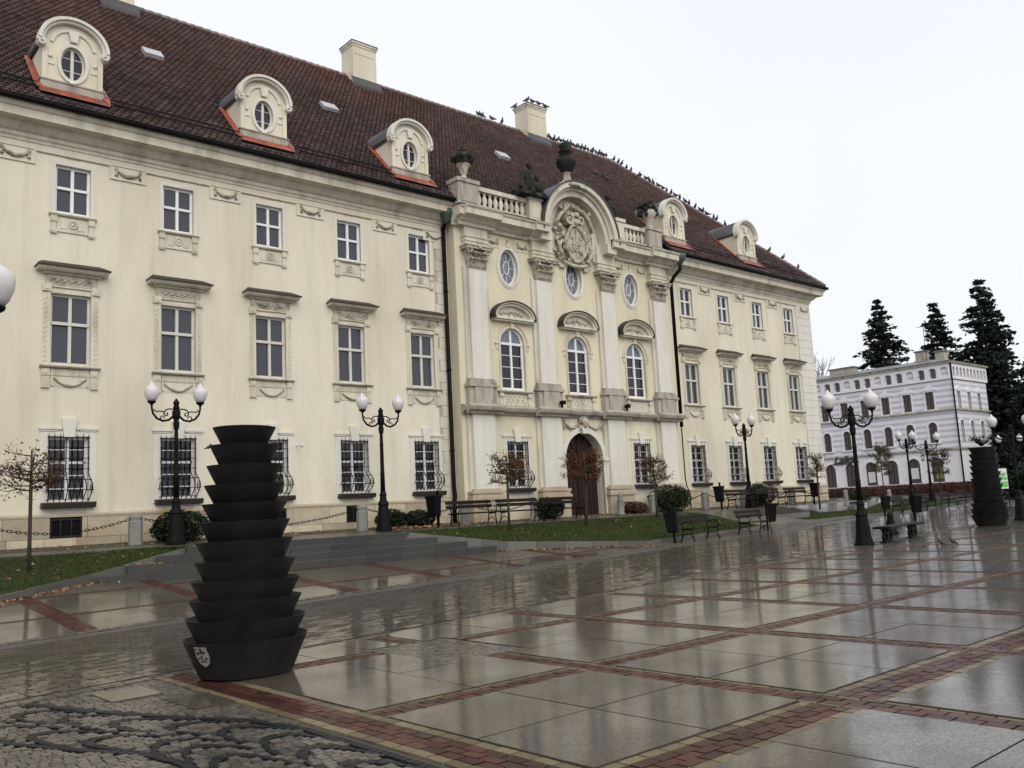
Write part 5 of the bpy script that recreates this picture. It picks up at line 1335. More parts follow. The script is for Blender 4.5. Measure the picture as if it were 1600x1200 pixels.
# arcaded frieze: piers, arches, dark openings
fz = MB(); fo_ = []
n = 26; st = (BY1-BY0)/n
for i in range(n):
    y = BY0+st*(i+.5); fo_.append((-y-.33,-y+.33,11.5,12.42,'arch',12.2))
wall(fz, -BY1, -BY0, 11.3, 12.75, -.14, fo_, .25); flip_x(fz)
f2 = MB(); n2 = 10; st2 = 7.6/n2; fo2 = [(BX0+st2*(i+.5)-.24, BX0+st2*(i+.5)+.24, 11.5, 12.42, 'arch', 12.2) for i in range(n2)]
wall(f2, BX0-.14, 90.74, 11.3, 12.75, BY0-.14, fo2, .25); fz.add(f2.v, f2.f)
bpart(fz, 'arcaded_frieze', 'bwhite')
for i in range(n):
    y = BY0+st*(i+.5)
    if i % 3 != 0: q = MB().bx(-y-.2,-y+.2,-.02,.02,11.5,12.42); bpart(flip_x(q), 'attic_window', 'bwin')
for i in range(n2): bpart(MB().bx(BX0+st2*(i+.5)-.15,BX0+st2*(i+.5)+.15,BY0-.02,BY0+.02,11.6,12.4), 'attic_window', 'bwin')
bk = MB().bx(BX0+.02,90.6,BY0+.02,BY1,11.2,12.7); bpart(bk, 'attic_back', 'bstripe')
sc_ = MB()
for z in (4.95, 8.48): sc_.bx(BX0-.16,BX0+.1,BY0-.16,BY1,z,z+.14); sc_.bx(BX0+.1,90.7,BY0-.16,BY0+.1,z,z+.14)
sc_.bx(BX0-.3,BX0+.1,BY0-.3,BY1,12.75,12.95); sc_.bx(BX0+.1,90.9,BY0-.3,BY0+.1,12.75,12.95); bpart(sc_, 'string_course', 'stain')
bpart(MB().add([(BX0-.4,BY0-.4,12.95),(91,BY0-.4,12.95),(91,BY1,12.95),(BX0-.4,BY1,12.95),(BX0+3,BY0+3,13.7),(88,BY0+3,13.7),(88,BY1,13.7),(BX0+3,BY1,13.7)],[(0,1,5,4),(3,0,4,7),(1,2,6,5),(4,5,6,7)]), 'roof', 'zinc')
bpart(MB().bx(BX0-.1,BX0+.2,BY0-.1,BY1,1.0,2.02).bx(BX0+.2,90.7,BY0-.1,BY0+.2,1.0,2.02), 'plinth', 'maroon')
bpart(MB().tube([(BX0-.1,BY0-.1,12.7),(BX0-.1,BY0-.1,2.0)], .07, 6), 'rain_pipe', 'iron')
for (y, x, w_, h) in ((9.6,86.5,.9,1.1),(8.0,87.0,.8,.9),(17.5,86,2.6,.6)): 
    c_ = bpart(MB().bx(x-.5,x+.5,y-w_/2,y+w_/2,13.2,13.5+h), 'chimney', 'stain'); bpart(MB().bx(x-.6,x+.6,y-w_/2-.1,y+w_/2+.1,13.5+h,13.62+h), 'chimney_cap', 'zinc', c_)
bpart(MB().tube([(86,9.0,13.5),(86,9.0,17.2)], .03, 5).tube([(86,8.4,17),(86,9.6,17)], .025, 5), 'aerial', 'iron')
for y, z, m in ((14.2,2.9,'paper'),(10.0,3.0,'paper'),(7.75,2.9,'yellow')):
    bpart(MB().bx(BX0+.14,BX0+.16,y-.35,y+.35,z-.5,z+.5), 'poster', m)
cu = bpy.data.curves.new('lettering', 'FONT'); cu.body = 'Lalka'; cu.size = 1.05; cu.shear = .45; cu.extrude = .04; cu.offset = .012
tmp = bpy.data.objects.new('tmp', cu); C.objects.link(tmp); dg = bpy.context.evaluated_depsgraph_get(); me = bpy.data.meshes.new_from_object(tmp.evaluated_get(dg)); bpy.data.objects.remove(tmp)
me.materials.clear(); me.materials.append(MT['sign'])
sg_ = link('shop_lettering', me, bld, Vector((BX0-.12, 17.9, 4.42))-bo); sg_.rotation_euler = (R(90), 0, R(-90))
ul = MB().tube([(BX0-.12,18.3,4.36),(BX0-.12,16.5,4.36),(BX0-.12,15.2,4.50)], .04, 5); bpart(ul, 'lettering_stroke', 'sign')

# ------------------------------------------------------------------ stacked bowl sculptures
def sculpture(name, loc, label, rows, base_r, height, sc=1.0, sticker=False):
    root = empty(name, loc); tag(root, label, 'sculpture')
    for i, (rad, z) in enumerate(rows):
        dz = (rows[i+1][1]-z) if i+1 < len(rows) else .22
        hb = (z+.0)-(0 if i == 0 else rows[i-1][1]-.10)
        rb = base_r if i == 0 else rad-.125
        zb = 0 if i == 0 else rows[i-1][1]-.06
        rad *= sc; rb *= sc; z *= sc; zb *= sc
        m = MB(); th = .018
        m.lathe([(rb*.98, 0), (rb, .004), (rad-.004, z-zb-.006), (rad, z-zb), (rad-.010, z-zb+.002), (rad-th-.004, z-zb-.01), (rb-.02, .08), (.02, .06)], 56)
        m.s = [True]*len(m.s)
        o = m.build('bowl', 'steel', root, (0,0,zb))
        es = o.modifiers.new('edge', 'EDGE_SPLIT'); es.split_angle = R(35)
        o.rotation_euler = (R(random.uniform(-.7,.7)), R(random.uniform(-.7,.7)), random.random()*6)
        if sticker and i == 0:
            o.rotation_euler = (0,0,0)
            a0 = math.atan2(CAMP[1]-loc[1], CAMP[0]-loc[0])-.80
            s = MB(); V = []
            pts = [(-.085,.10),(.085,.10),(.095,0),(.07,-.07),(0,-.11),(-.07,-.07),(-.095,0)]
            def onb(u, v, e): 
                t = (.66*z+v-zb)/(z-zb); r = rb+(rad-rb)*t+e; a = a0+u/r; return (r*math.cos(a), r*math.sin(a), .66*z+v-zb)
            s.add([onb(u,v,.004) for u,v in pts]+[onb(u,v,.001) for u,v in pts], [tuple(range(7))]+[(i_,7+i_,7+(i_+1)%7,(i_+1)%7) for i_ in range(7)]); st_ = s.build('sticker', 'sticker', o)
            k_ = MB()
            for (u, v, w2, h2) in ((-.045,.035,.022,.016),(.03,.045,.026,.014),(-.01,-.005,.012,.02),(.0,-.05,.045,.008),(-.07,.075,.03,.006),(.045,-.02,.02,.01),(-.05,-.02,.012,.014)):
                k_.add([onb(u-w2,v-h2,.006),onb(u+w2,v-h2*.5,.006),onb(u+w2*.8,v+h2,.006),onb(u-w2,v+h2*.7,.006)], [(0,1,2,3)])
            k_.build('sticker_ink', 'stickerink', o)
    return root
rows1 = [(.645,.40),(.625,.60),(.610,.79),(.590,.98),(.560,1.17),(.525,1.36),(.490,1.57),(.460,1.77),(.430,1.96),(.400,2.15),(.375,2.34),(.345,2.54)]
# top-down fit of the visible rims: radius, height
rows1 = [(.630,.37),(.610,.57),(.575,.765),(.560,.955),(.520,1.15),(.500,1.355),(.470,1.555),(.440,1.745),(.415,1.94),(.390,2.145),(.360,2.355),(.330,2.545)]
random.seed(2)
S1 = (4.33,-18.72,.02)
sculpture('bowl_sculpture', S1, 'tall dark steel sculpture of stacked bowls with a white sticker, in the foreground', rows1, .47, 2.55, 1.03, True)
rows2 = [(.70,.42),(.69,.65),(.66,.88),(.60,1.12),(.58,1.36),(.57,1.60),(.56,1.84),(.55,2.08),(.54,2.32),(.53,2.56),(.52,2.80),(.51,3.04)]
S2 = (37.9,-13.55,.01)
sculpture('bowl_sculpture', S2, 'far dark steel sculpture of stacked bowls with plants on top, at the right edge', rows2, .52, 3.0, 1.02)

# ------------------------------------------------------------------ street lamps
def lamp_proto():
    root = empty('street_lamp')
    b = MB(); b.lathe([(.30,0),(.30,.06),(.27,.08),(.26,.16),(.24,.20),(.20,.62),(.17,.86),(.20,.90),(.18,.96),(.13,1.04),(.11,1.18),(.14,1.22),(.11,1.28),(.08,1.36)], 8, sm=False); b.build('lamp_base', 'iron', root)
    p = MB(); p.lathe([(.085,1.3),(.075,1.9),(.085,1.94),(.07,1.98),(.058,2.9),(.075,2.94),(.06,2.98),(.052,3.3),(.08,3.36),(.095,3.52),(.07,3.58),(.10,3.66),(.12,3.74),(.12,3.86),(.08,3.92)], 12); p.build('pole', 'iron', root)
    f = MB(); f.lathe([(.08,3.9),(.10,3.96),(.07,4.04),(.09,4.08),(.085,4.14),(.04,4.2),(.02,4.24)], 12); f.build('finial', 'iron', root)
    for s in (-1, 1):
        a = MB()
        a.tube([(s*.08,0,3.72),(s*.22,0,3.60),(s*.38,0,3.57),(s*.55,0,3.64),(s*.66,0,3.78),(s*.70,0,3.95),(s*.70,0,4.06)], [.036,.034,.034,.034,.032,.03,.03], 7)
        a.tube([(s*.10,0,3.92),(s*.22,0,3.93),(s*.32,0,3.88),(s*.36,0,3.79),(s*.31,0,3.72),(s*.25,0,3.74),(s*.25,0,3.80),(s*.29,0,3.81)], .021, 6)
        a.tube([(s*.36,0,3.84),(s*.46,0,3.86),(s*.56,0,3.84),(s*.63,0,3.88),(s*.62,0,3.92)], .018, 5)
        a.tube([(s*.45,0,3.60),(s*.44,0,3.70),(s*.38,0,3.72),(s*.33,0,3.66)], .018, 5)
        ao = a.build('arm', 'iron', root)
        h = MB(); h.lathe([(.03,4.02),(.05,4.06),(.11,4.10),(.125,4.14),(.11,4.15)], 12, (s*.70,0,0)); h.build('lamp_holder', 'iron', ao)
        g_ = MB(); g_.lathe([(.10,4.14),(.16,4.22),(.205,4.34),(.215,4.44),(.20,4.51),(.15,4.57),(.085,4.61),(.08,4.63),(.075,4.65),(.04,4.69),(.02,4.73),(.012,4.74)], 20, (s*.70,0,0)); g_.build('globe', 'opal', root)
    return root
lp_ = lamp_proto()
LAMPS = [((9.95,-1.95,1.085), R(-4), 'two-globe black iron lamp at the left end of the steps, before the second window'),
         ((17.05,-1.95,1.085), R(-4), 'two-globe black iron lamp at the right end of the steps'),
         ((38.7,-1.95,1.085), R(0), 'two-globe black iron lamp in front of the right wing windows'),
         ((25.95,-14.45,.0), R(-33), 'tall nearest two-globe black iron lamp beside the backless bench on the square'),
         ((56.4,-1.9,.58), R(-10), 'far two-globe iron lamp before the brick-red hedge, left of its neighbour'),
         ((61.2,-1.0,.62), R(-62), 'far two-globe iron lamp in front of the striped town house, right of its neighbour'),
         ((42.9,-12.9,.0), R(-60), 'white-globed lamp in front of the dark conifers at the right edge'),
         ((72.0,-2.4,.55), R(-60), 'distant white-globed lamp low behind the far bowl sculpture'),
         ((1.62,-16.55,.0), R(-36), 'lamp whose single white globe shows at the left edge of the photograph')]
for i, (l, rz, lab) in enumerate(LAMPS):
    o = lp_ if i == 0 else copy_tree(lp_)
    o.location = l; o.rotation_euler = (0,0,rz); tag(o, lab, 'street lamp', 'cast iron lamps round the square')

# ------------------------------------------------------------------ benches and bins
def bench_proto():
    root = empty('park_bench'); L = 2.1
    for s in (-1, 1):
        x = s*(L/2-.18); e = MB()
        e.tube([(x,-.42,0),(x,-.40,.14),(x,-.36,.30),(x,-.38,.42)], [.022,.018,.018,.022], 6)
        e.tube([(x,.10,0),(x,.05,.18),(x,.00,.40),(x,.06,.62),(x,.14,.88)], [.024,.02,.022,.02,.018], 6)
        e.tube([(x,-.40,.41),(x,.02,.39)], .022, 6)
        e.tube([(x,-.38,.12),(x,-.24,.26),(x,-.06,.26),(x,.06,.12)], .014, 5)
        eo = e.build('end_frame', 'iron', root)
        a = MB(); a.tube([(x,-.38,.42),(x,-.44,.54),(x,-.38,.64),(x,-.22,.66),(x,-.06,.62),(x,.05,.58)], .016, 6)
        a.tube([(x,-.36+.07*math.cos(t),.55+.07*math.sin(t)) for t in [i*.7 for i in range(8)]], .011, 5); a.build('armrest', 'iron', eo)
    for (y, z, w_) in ((-.38,.44,.09),(-.27,.435,.09),(-.16,.43,.09),(-.05,.425,.08)): MB().bx(-L/2,L/2,y-w_/2,y+w_/2,z-.018,z+.018).build('seat_slat', 'wood', root)
    for (y, z) in ((.055,.66),(.10,.80)):
        MB().add([(-L/2,y-.03,z-.055),(L/2,y-.03,z-.055),(L/2,y+.005,z+.055),(-L/2,y+.005,z+.055),(-L/2,y+.0,z-.06),(L/2,y+.0,z-.06),(L/2,y+.035,z+.05),(-L/2,y+.035,z+.05)],
            [(0,1,2,3),(4,7,6,5),(0,4,5,1),(3,2,6,7),(0,3,7,4),(1,5,6,2)]).build('back_slat', 'wood', root)
    return root
bp_ = bench_proto()
BEN = [((26.85,-7.55,.13), R(6), 'wet dark bench at the lawn kerb, next to the leaning bin'),
       ((31.0,-7.1,.16), R(6), 'wet dark bench at the lawn kerb, right of its neighbour and left of the ramp'),
       ((20.6,-2.25,1.07), 0, 'dark bench on the terrace right of the rain pipe, leftmost of three'),
       ((22.95,-2.25,1.07), 0, 'dark bench on the terrace under the left portal window, middle of three'),
       ((25.25,-2.25,1.07), 0, 'dark bench on the terrace before the portal, rightmost of three'),
       ((37.35,-2.25,1.07), 0, 'dark bench left of the lamp before the right wing'),
       ((39.9,-2.25,1.07), 0, 'dark bench right of the lamp before the right wing, in front of the bush'),
       ((42.5,-2.25,1.07), 0, 'dark bench near the palace corner, beside the pole with a bin'),
       ((47.3,-5.35,.33), R(8), 'bench by the far lawn kerb, first one right of the nearest lamp post'),
       ((51.6,-4.75,.36), R(8), 'bench by the far lawn kerb, second one right of the nearest lamp post'),
       ((56.0,-4.1,.42), R(9), 'bench by the far lawn kerb, third one right of the nearest lamp post'),
       ((60.2,-3.4,.47), R(9), 'bench by the far lawn kerb, just left of the far bowl sculpture')]
for i, (l, rz, lab) in enumerate(BEN):
    o = bp_ if i == 0 else copy_tree(bp_)
    o.location = l; o.rotation_euler = (0,0,rz); o.scale = (1.0, 1.05, 1.08); tag(o, lab, 'bench', 'slatted park benches')
# ornate backless bench
ob = empty('ornate_bench', (28.5,-14.35,.0), R(9)); tag(ob, 'backless bench with scrolled black iron feet beside the nearest lamp', 'bench')
for q in range(4): MB().bx(-1.75,1.75,-.27+q*.14,-.15+q*.14,.46,.50).build('seat_plank', 'wood', ob)
for s in (-1, 1):
    e = MB(); x = s*1.3
    for f in (-1, 1):
        e.tube([(x+.22*f+.16*math.cos(a),0,.17+.15*math.sin(a)) for a in [i*.5 for i in range(14)]], .045, 7)
        e.tube([(x+.06*f,0,.30),(x+.22*f,0,.36),(x+.42*f,0,.42),(x+.56*f,0,.45)], [.05,.045,.035,.03], 6)
        e.tube([(x+.40*f+.06*math.cos(a),0,.36+.05*math.sin(a)) for a in [i*.7 for i in range(10)]], .018, 5)
    e.bx(x-.45,x+.45,-.10,.10,0,.035); e.bx(x-.5,x+.5,-.26,.26,.43,.46); e.bx(x-.06,x+.06,-.05,.05,.03,.44); e.build('scrolled_foot', 'iron', ob)
# bins
def bin_proto():
    root = empty('litter_bin')
    MB().bx(-.035,.035,-.035,.035,0,1.12).lathe([(.05,1.12),(.05,1.15),(.02,1.18)], 8).build('post', 'iron', root)
    b = MB(); V = []
    for z, w_, d in ((.34,.13,.11),(.38,.155,.13),(.95,.19,.16),(1.0,.19,.16)):
        V += [(-w_,-.05-2*d,z),(w_,-.05-2*d,z),(w_,-.05,z),(-w_,-.05,z)]
    b.add(V, [(0,3,2,1)]+[(4*k+i,4*k+(i+1)%4,4*k+4+(i+1)%4,4*k+4+i) for k in range(3) for i in range(4)]); 
    b.add([(-.17,-.05-.29,.985),(.17,-.05-.29,.985),(.17,-.07,.985),(-.17,-.07,.985)], [(0,1,2,3)]); b.build('bucket', 'iron', root)
    MB().bx(-.20,.20,-.39,-.36,.93,1.01).bx(-.20,.20,-.06,-.03,.93,1.01).bx(-.21,-.185,-.385,-.035,.935,1.005).bx(.185,.21,-.385,-.035,.935,1.005).build('rim', 'iron', root)
    return root
bn = bin_proto()
BIN = [((25.6,-7.55,.11), R(-60), .06, 'black litter bin on a leaning post at the lawn corner'),
       ((32.7,-6.75,.17), R(35), .02, 'black litter bin on a post at the right end of the kerb benches'),
       ((19.35,-1.95,1.085), R(-75), 0, 'black litter bin on a post left of the terrace benches'),
       ((36.1,-2.1,1.07), R(-70), .02, 'black litter bin on a post left of the lamp before the right wing'),
       ((44.3,-2.2,1.07), R(100), 0, 'black litter bin on a pole near the palace corner'),
       ((45.0,-5.7,.30), R(-40), 0, 'dark litter bin behind the nearest lamp, at the far lawn kerb'),
       ((40.85,-9.15,.14), R(-30), 0, 'large dark litter bin right behind the backless bench'),
       ((63.2,-3.0,.50), R(0), 0, 'small dark bin left of the far bowl sculpture')]
for i, (l, rz, tilt, lab) in enumerate(BIN):
    o = bn if i == 0 else copy_tree(bn)
    o.location = l; o.rotation_euler = (0, tilt*-1.0, rz); o.scale = (1.12, 1.12, 1.12) if i != 5 else (1, 1, 1); tag(o, lab, 'litter bin', 'litter bins')
    if i == 6: o.scale = (1.05, 1.05, 1.15)
c_ = MB(); c_.lathe([(.24,0),(.25,.05),(.20,.12),(.10,.62),(.12,.68),(.09,.74),(.03,.80)], 12); tag(c_.build('cone_bollard', 'iron', None, (31.6,-12.55,.03)), 'black cone-shaped bollard behind the backless bench', 'bollard')

# ------------------------------------------------------------------ bollards and chains
def bollard_mesh(round_top):
    m = MB()
    if round_top: m.lathe([(.19,0),(.18,.05),(.15,.08),(.135,.62),(.15,.66),(.10,.70),(.14,.80),(.12,.90),(.05,.96)], 14)
    else: m.lathe([(.20,0),(.195,.66),(.165,.70),(.175,.74),(.19,.80),(.15,.88),(.06,.92)], 8, sm=False, ph=math.pi/8)
    return m.mesh('bollard', 'post')
bm1, bm2 = bollard_mesh(False), bollard_mesh(True)
BOL = [(4.9,0,'stone bollard ending the chain at the left edge of the photograph'),(9.03,0,'stone bollard left of the first lamp and its bush'),(16.6,0,'stone bollard just left of the lamp at the steps'),
       (21.1,0,'stone bollard behind the leftmost terrace bench'),(24.6,1,'round-topped stone bollard left of the portal'),(28.9+.9,1,'round-topped stone bollard right of the portal'),
       (32.0,0,'stone bollard left of the big rounded bush'),(35.9,0,'stone bollard right of the big rounded bush'),(39.1,0,'stone bollard behind the bench by the right wing lamp'),(43.6,0,'stone bollard behind the bench near the palace corner'),
       (50.6,1,'round-topped stone bollard just past the palace corner'),(53.4,1,'round-topped stone bollard right of the nearest lamp, on the far lawn')]
for x, r_, lab in BOL:
    Y = -1.3 if x < 50 else (-.6 if x < 52 else -1.9); z = terr(-1.3) if x < 50 else T(x,Y)+.12
    tag(link('bollard', bm2 if r_ else bm1, None, (x, Y, z)), lab, 'bollard', 'stone bollards along the palace')
def chain(xa, xb, za, sag, label, Y=-1.3):
    m = MB(); n = int((xb-xa)/.105); 
    def P(t): return Vector((xa+(xb-xa)*t, Y, za-sag*(1-(2*t-1)**2)))
    for i in range(n):
        p = P((i+.5)/n); d = (P((i+1)/n)-P(i/n)).normalized(); s_ = Vector((0,1,0)) if i % 2 else d.cross(Vector((0,1,0))).normalized()
        m.tube([p+d*(.072*math.cos(a))+s_*(.033*math.sin(a)) for a in [k*math.pi/4 for k in range(8)]], .011, 5, closed=True)
    tag(m.build('chain', 'iron'), label, 'chain', 'iron chains between the bollards')
zc_ = terr(-1.3)+.74
chain(4.9+.18, 9.03-.18, zc_, .30, 'iron chain hanging across the first cellar window')
chain(9.03+.18, 16.6-.18, zc_, .42, 'long iron chain hanging behind the foreground sculpture')
chain(16.6+.18, 21.1-.18, zc_, .30, 'iron chain running behind the low bushes')
chain(21.1+.18, 24.6-.15, zc_, .28, 'iron chain behind the terrace benches')
chain(32.18, 35.72, zc_, .28, 'iron chain behind the big rounded bush')
chain(36.08, 38.9, zc_, .26, 'iron chain behind the bin and bench of the right wing')
chain(39.28, 43.42, zc_, .28, 'iron chain behind the benches near the palace corner')
chain(43.78, 49.4, zc_, .26, 'iron chain reaching the palace corner')

# ------------------------------------------------------------------ plants
def leafcloud(mb, rng, pts, size, hue=True, flat=.5, m=0):
    n = len(pts); pts = np.asarray(pts)
    d = rng.normal(size=(n,3)); d[:,2] *= flat; d /= np.linalg.norm(d,axis=1)[:,None]+1e-9
    e = np.cross(d, rng.normal(size=(n,3))); e /= np.linalg.norm(e,axis=1)[:,None]+1e-9
    s = size*rng.uniform(.6,1.4,n)[:,None]; t = rng.uniform(-1,1,n); h = rng.random(n)*hue
    A = pts-d*s; B = pts+e*s*.5; Cc = pts+d*s; D = pts-e*s*.5
    o = len(mb.v); mb.v.extend(tuple(p) for q in zip(A,B,Cc,D) for p in q)
    mb.f.extend([o+4*i,o+4*i+1,o+4*i+2,o+4*i+3] for i in range(n)); mb.m.extend([m]*n); mb.s.extend([False]*n)
    mb.t.extend(np.repeat(t,4).tolist()); mb.h.extend(np.repeat(h,4).tolist())
def bush(loc, rad, n, label, matn='bushleaf', seed=1, leaf=.05, name='shrub'):
    rng = np.random.default_rng(seed); root = empty(name, loc); tag(root, label, 'shrub')
    k = 7; cs = [(rng.uniform(-.55,.55)*rad[0], rng.uniform(-.5,.5)*rad[1], rad[2]*rng.uniform(.35,.65), rng.uniform(.45,.7)) for _ in range(k)]+[(0,0,rad[2]*.5,.8)]
    P = []
    while len(P) < n:
        c = cs[rng.integers(len(cs))]; v = rng.normal(size=3); v /= np.linalg.norm(v); rr = rng.uniform(.75,1.05)**.5
        p = np.array((c[0]+v[0]*rad[0]*c[3]*rr, c[1]+v[1]*rad[1]*c[3]*rr, c[2]+v[2]*rad[2]*.55*c[3]*1.2*rr))
        if p[2] > .02: P.append(p)
    mb = MB(); leafcloud(mb, rng, P, leaf, matn in ('brownleaf',)); mb.build('foliage', matn, root)
    st = MB()
    for i in range(9):
        a = rng.uniform(0,6.28); q = rng.uniform(.2,.8); st.tube([(0,0,0),(rad[0]*q*.5*math.cos(a),rad[1]*q*.5*math.sin(a),rad[2]*.4),(rad[0]*q*math.cos(a),rad[1]*q*math.sin(a),rad[2]*.8)], [.02,.014,.006], 5)
    st.build('stems', 'bark', root)
bush((10.35,-1.15,1.12), (.95,.6,.95), 5200, 'dark green yew bush behind the first lamp', seed=1)
bush((17.95,-1.2,1.12), (.75,.5,.68), 3400, 'low dark bush right of the steps lamp', seed=2)
bush((19.05,-1.2,1.12), (.62,.5,.62), 3000, 'low dark bush beside the terrace bin', seed=3)
bush((25.3,-1.4,1.12), (.95,.5,.85), 4200, 'dark bush behind the bench before the portal', seed=4)
bush((33.35,-1.5,1.11), (1.35,.75,1.2), 7000, 'big rounded dark bush right of the portal', seed=5)
bush((31.0,-1.1,1.12), (.75,.4,.55), 2600, 'low reddish-brown bush at the foot of the portal pilaster', 'redbush', seed=6)
bush((40.9,-1.2,1.11), (1.25,.6,1.25), 5000, 'rounded green bush behind the bench right of the right wing lamp', seed=7)
bush((51.6,-.9,.85), (.8,.6,.9), 2600, 'dark bush at the far end of the palace beyond the corner', seed=8)

def box_tree(loc, label, h0, h1, wx, wy, n, seed, matn='brownleaf', dens=1.0):
    rng = np.random.default_rng(seed); root = empty('young_tree', loc); tag(root, label, 'tree', 'young pleached trees')
    tr = MB(); lean = rng.normal(0,.02,2); tr.tube([(0,0,-.1),(lean[0]*.4,0,h0*.4),(lean[0],lean[1],h0),(lean[0]*1.2,lean[1],h1-.15)], [.055,.045,.042,.018], 8); tr.build('trunk', 'bark', root)
    br = MB(); ends = []
    for i in range(26):
        z = h0-.1+(h1-h0)*rng.uniform(0,.85); a = rng.uniform(0,6.28) if rng.random() < .35 else (0 if rng.random() < .5 else math.pi)+rng.normal(0,.35)
        L = rng.uniform(.6,1.0); x = wx*L*math.cos(a); y = wy*L*math.sin(a); up_ = rng.uniform(.0,.28)
        P = [Vector((0,0,z)), Vector((x*.35,y*.35,z+up_*.2+rng.normal(0,.03))), Vector((x*.7,y*.7,z+up_*.6+rng.normal(0,.04))), Vector((x,y,z+up_))]
        br.tube(P, [.018,.014,.010,.004], 5)
        for k in range(7):
            t = rng.uniform(.25,1); q = P[0].lerp(P[3], t); e = q+Vector(rng.normal(0,.14,3))+Vector((0,0,.07)); br.tube([q, q.lerp(e,.5)+Vector(rng.normal(0,.02,3)), e], [.006,.005,.002], 4); ends += [q, q.lerp(e,.5), e]
    br.build('branches', 'bark', root)
    E = np.array([tuple(e) for e in ends]); I = rng.integers(0, len(E), n); P = E[I]+rng.normal(0,.06,(n,3))
    keep = (np.abs(P[:,0]) < wx*1.1)*(P[:,2] < h1+.12)*(P[:,2] > h0-.3); P = P[keep]
    mb = MB(); leafcloud(mb, rng, P, .036, True, 1.0); mb.build('crown', matn, root)
box_tree((5.6,-4.16,.71), 'sparse young tree with brown leaves on the left lawn, at the left edge', 1.95, 3.05, .80, .5, 900, 1)
box_tree((21.26,-3.61,.86), 'young tree with brown leaves on the portal lawn, before the left portal window', 1.75, 2.75, .85, .6, 2000, 2)
box_tree((25.16,-3.67,.85), 'young dense brown-leaved tree before the portal door', 1.75, 2.85, .95, .7, 4200, 3)
box_tree((30.12,-3.06,.95), 'young brown-leaved tree before the right portal window', 1.55, 2.65, .85, .6, 1700, 4)
box_tree((42.9,-3.3,.90), 'thin young tree before the last ground-floor window of the right wing', 1.6, 2.9, .55, .45, 1000, 5)
box_tree((63.5,3.4,1.0), 'olive-brown clipped tree before the striped town house', 1.7, 4.1, 1.25, 1.0, 7000, 6, 'olive')
box_tree((70.2,2.2,.95), 'olive-brown clipped tree at the right end of the striped town house', 1.8, 4.0, 1.5, 1.2, 7000, 7, 'olive')

def conifer(loc, h, rad, seed, label, tiers=24, start=.12, dens=1.0, twin=False):
    rng = np.random.default_rng(seed); root = empty('conifer', loc); tag(root, label, 'tree', 'tall conifers behind the town house')
    MB().tube([(0,0,-.3),(0,0,h*.5),(0,0,h*.98)], [.30,.18,.03], 8).build('trunk', 'bark', root)
    P = []; br = MB()
    for t in range(tiers):
        f = start+(1-start)*t/tiers; z = h*f; r = rad*(1-f)**.85*rng.uniform(.8,1.15)+.12; nb = int(7+6*(1-f))
        for b in range(nb):
            a = rng.uniform(0,6.28); L = r*rng.uniform(.65,1.18); droop = rng.uniform(.05,.32)*L; d = np.array((math.cos(a), math.sin(a), 0))
            br.tube([(0,0,z),tuple(d*L*.5+np.array((0,0,z-droop*.3))),tuple(d*L+np.array((0,0,z-droop*.6)))], [.05,.035,.012], 4)
            for k in range(int(L*13*dens)+4):
                s = rng.uniform(.12,1.05); sp = .10+.22*L*.35*(1-abs(s-.55))
                P.append(d*L*s+np.array((0,0,z-droop*s*(.4+.6*s)))+rng.normal(0,1,3)*np.array((sp,sp,sp*.55))-np.array((0,0,abs(rng.normal(0,.12)))))
    br.build('branches', 'bark', root)
    P = np.array(P); mb = MB(); leafcloud(mb, rng, P, .30, False, .35); mb.build('crown', 'needle', root)
conifer((103.2,21.5,.9), 24.0, 7.0, 1, 'tall dark spruce rising behind the middle of the town house roof', 30, .12, 1.25)
conifer((113.2,19.2,.6), 24.6, 7.4, 2, 'dark conifer behind the corner of the town house', 30, .12, 1.2)
conifer((116.5,13.8,.6), 21.5, 6.2, 12, 'dark conifer behind the right gable of the town house, left of the tallest', 26, .12, 1.2)
conifer((100.8,9.0,.6), 23.6, 7.2, 3, 'tallest dark fir at the right edge', 30, .08, 1.25)
conifer((92.5,2.2,.6), 13.5, 4.6, 4, 'dark conifer right of the town house, behind the white globe', 22, .02, 1.7)
conifer((84.5,-5.2,.5), 14.5, 5.2, 5, 'dark broad conifer filling the right edge of the photograph', 22, .02, 1.7)
conifer((95.0,-1.0,.6), 18.0, 6.0, 15, 'dark conifer at the right edge between the tallest fir and the hedge', 24, .03, 1.5)
conifer((72.5,-1.6,.6), 5.0, 1.9, 6, 'small dark conifer just left of the far bowl sculpture', 15, .02, 2.0)
def bare_tree(loc, h, seed, label):
    rng = np.random.default_rng(seed); root = empty('bare_tree', loc); tag(root, label, 'tree')
    MB().tube([(0,0,-.3),(.1,0,h*.35),(0,.1,h*.55)], [.35,.26,.18], 8).build('trunk', 'bark', root); br = MB()
    def grow(p, d, L, r, dep):
        q = p+d*L; br.tube([p, p.lerp(q,.5)+Vector(rng.normal(0,.05*L,3)), q], [r, r*.8, r*.55], 4)
        if dep == 0: return
        for _ in range(3):
            e = (d+Vector(rng.normal(0,.32,3))+Vector((0,0,.18))).normalized(); grow(p.lerp(q, rng.uniform(.5,1)), e, L*rng.uniform(.55,.8), r*.6, dep-1)
    for _ in range(6):
        d = Vector((rng.normal(0,.28), rng.normal(0,.28), 1)).normalized(); grow(Vector((0,0,h*rng.uniform(.2,.5))), d, h*.22, .11, 4)
    br.build('branches', 'bark', root)
bare_tree((97.0,26.6,1.2), 17.5, 4, 'bare leafless tree between the palace corner and the town house roof')
bare_tree((104.0,24.6,1.2), 14.5, 6, 'small bare tree showing above the town house chimney')
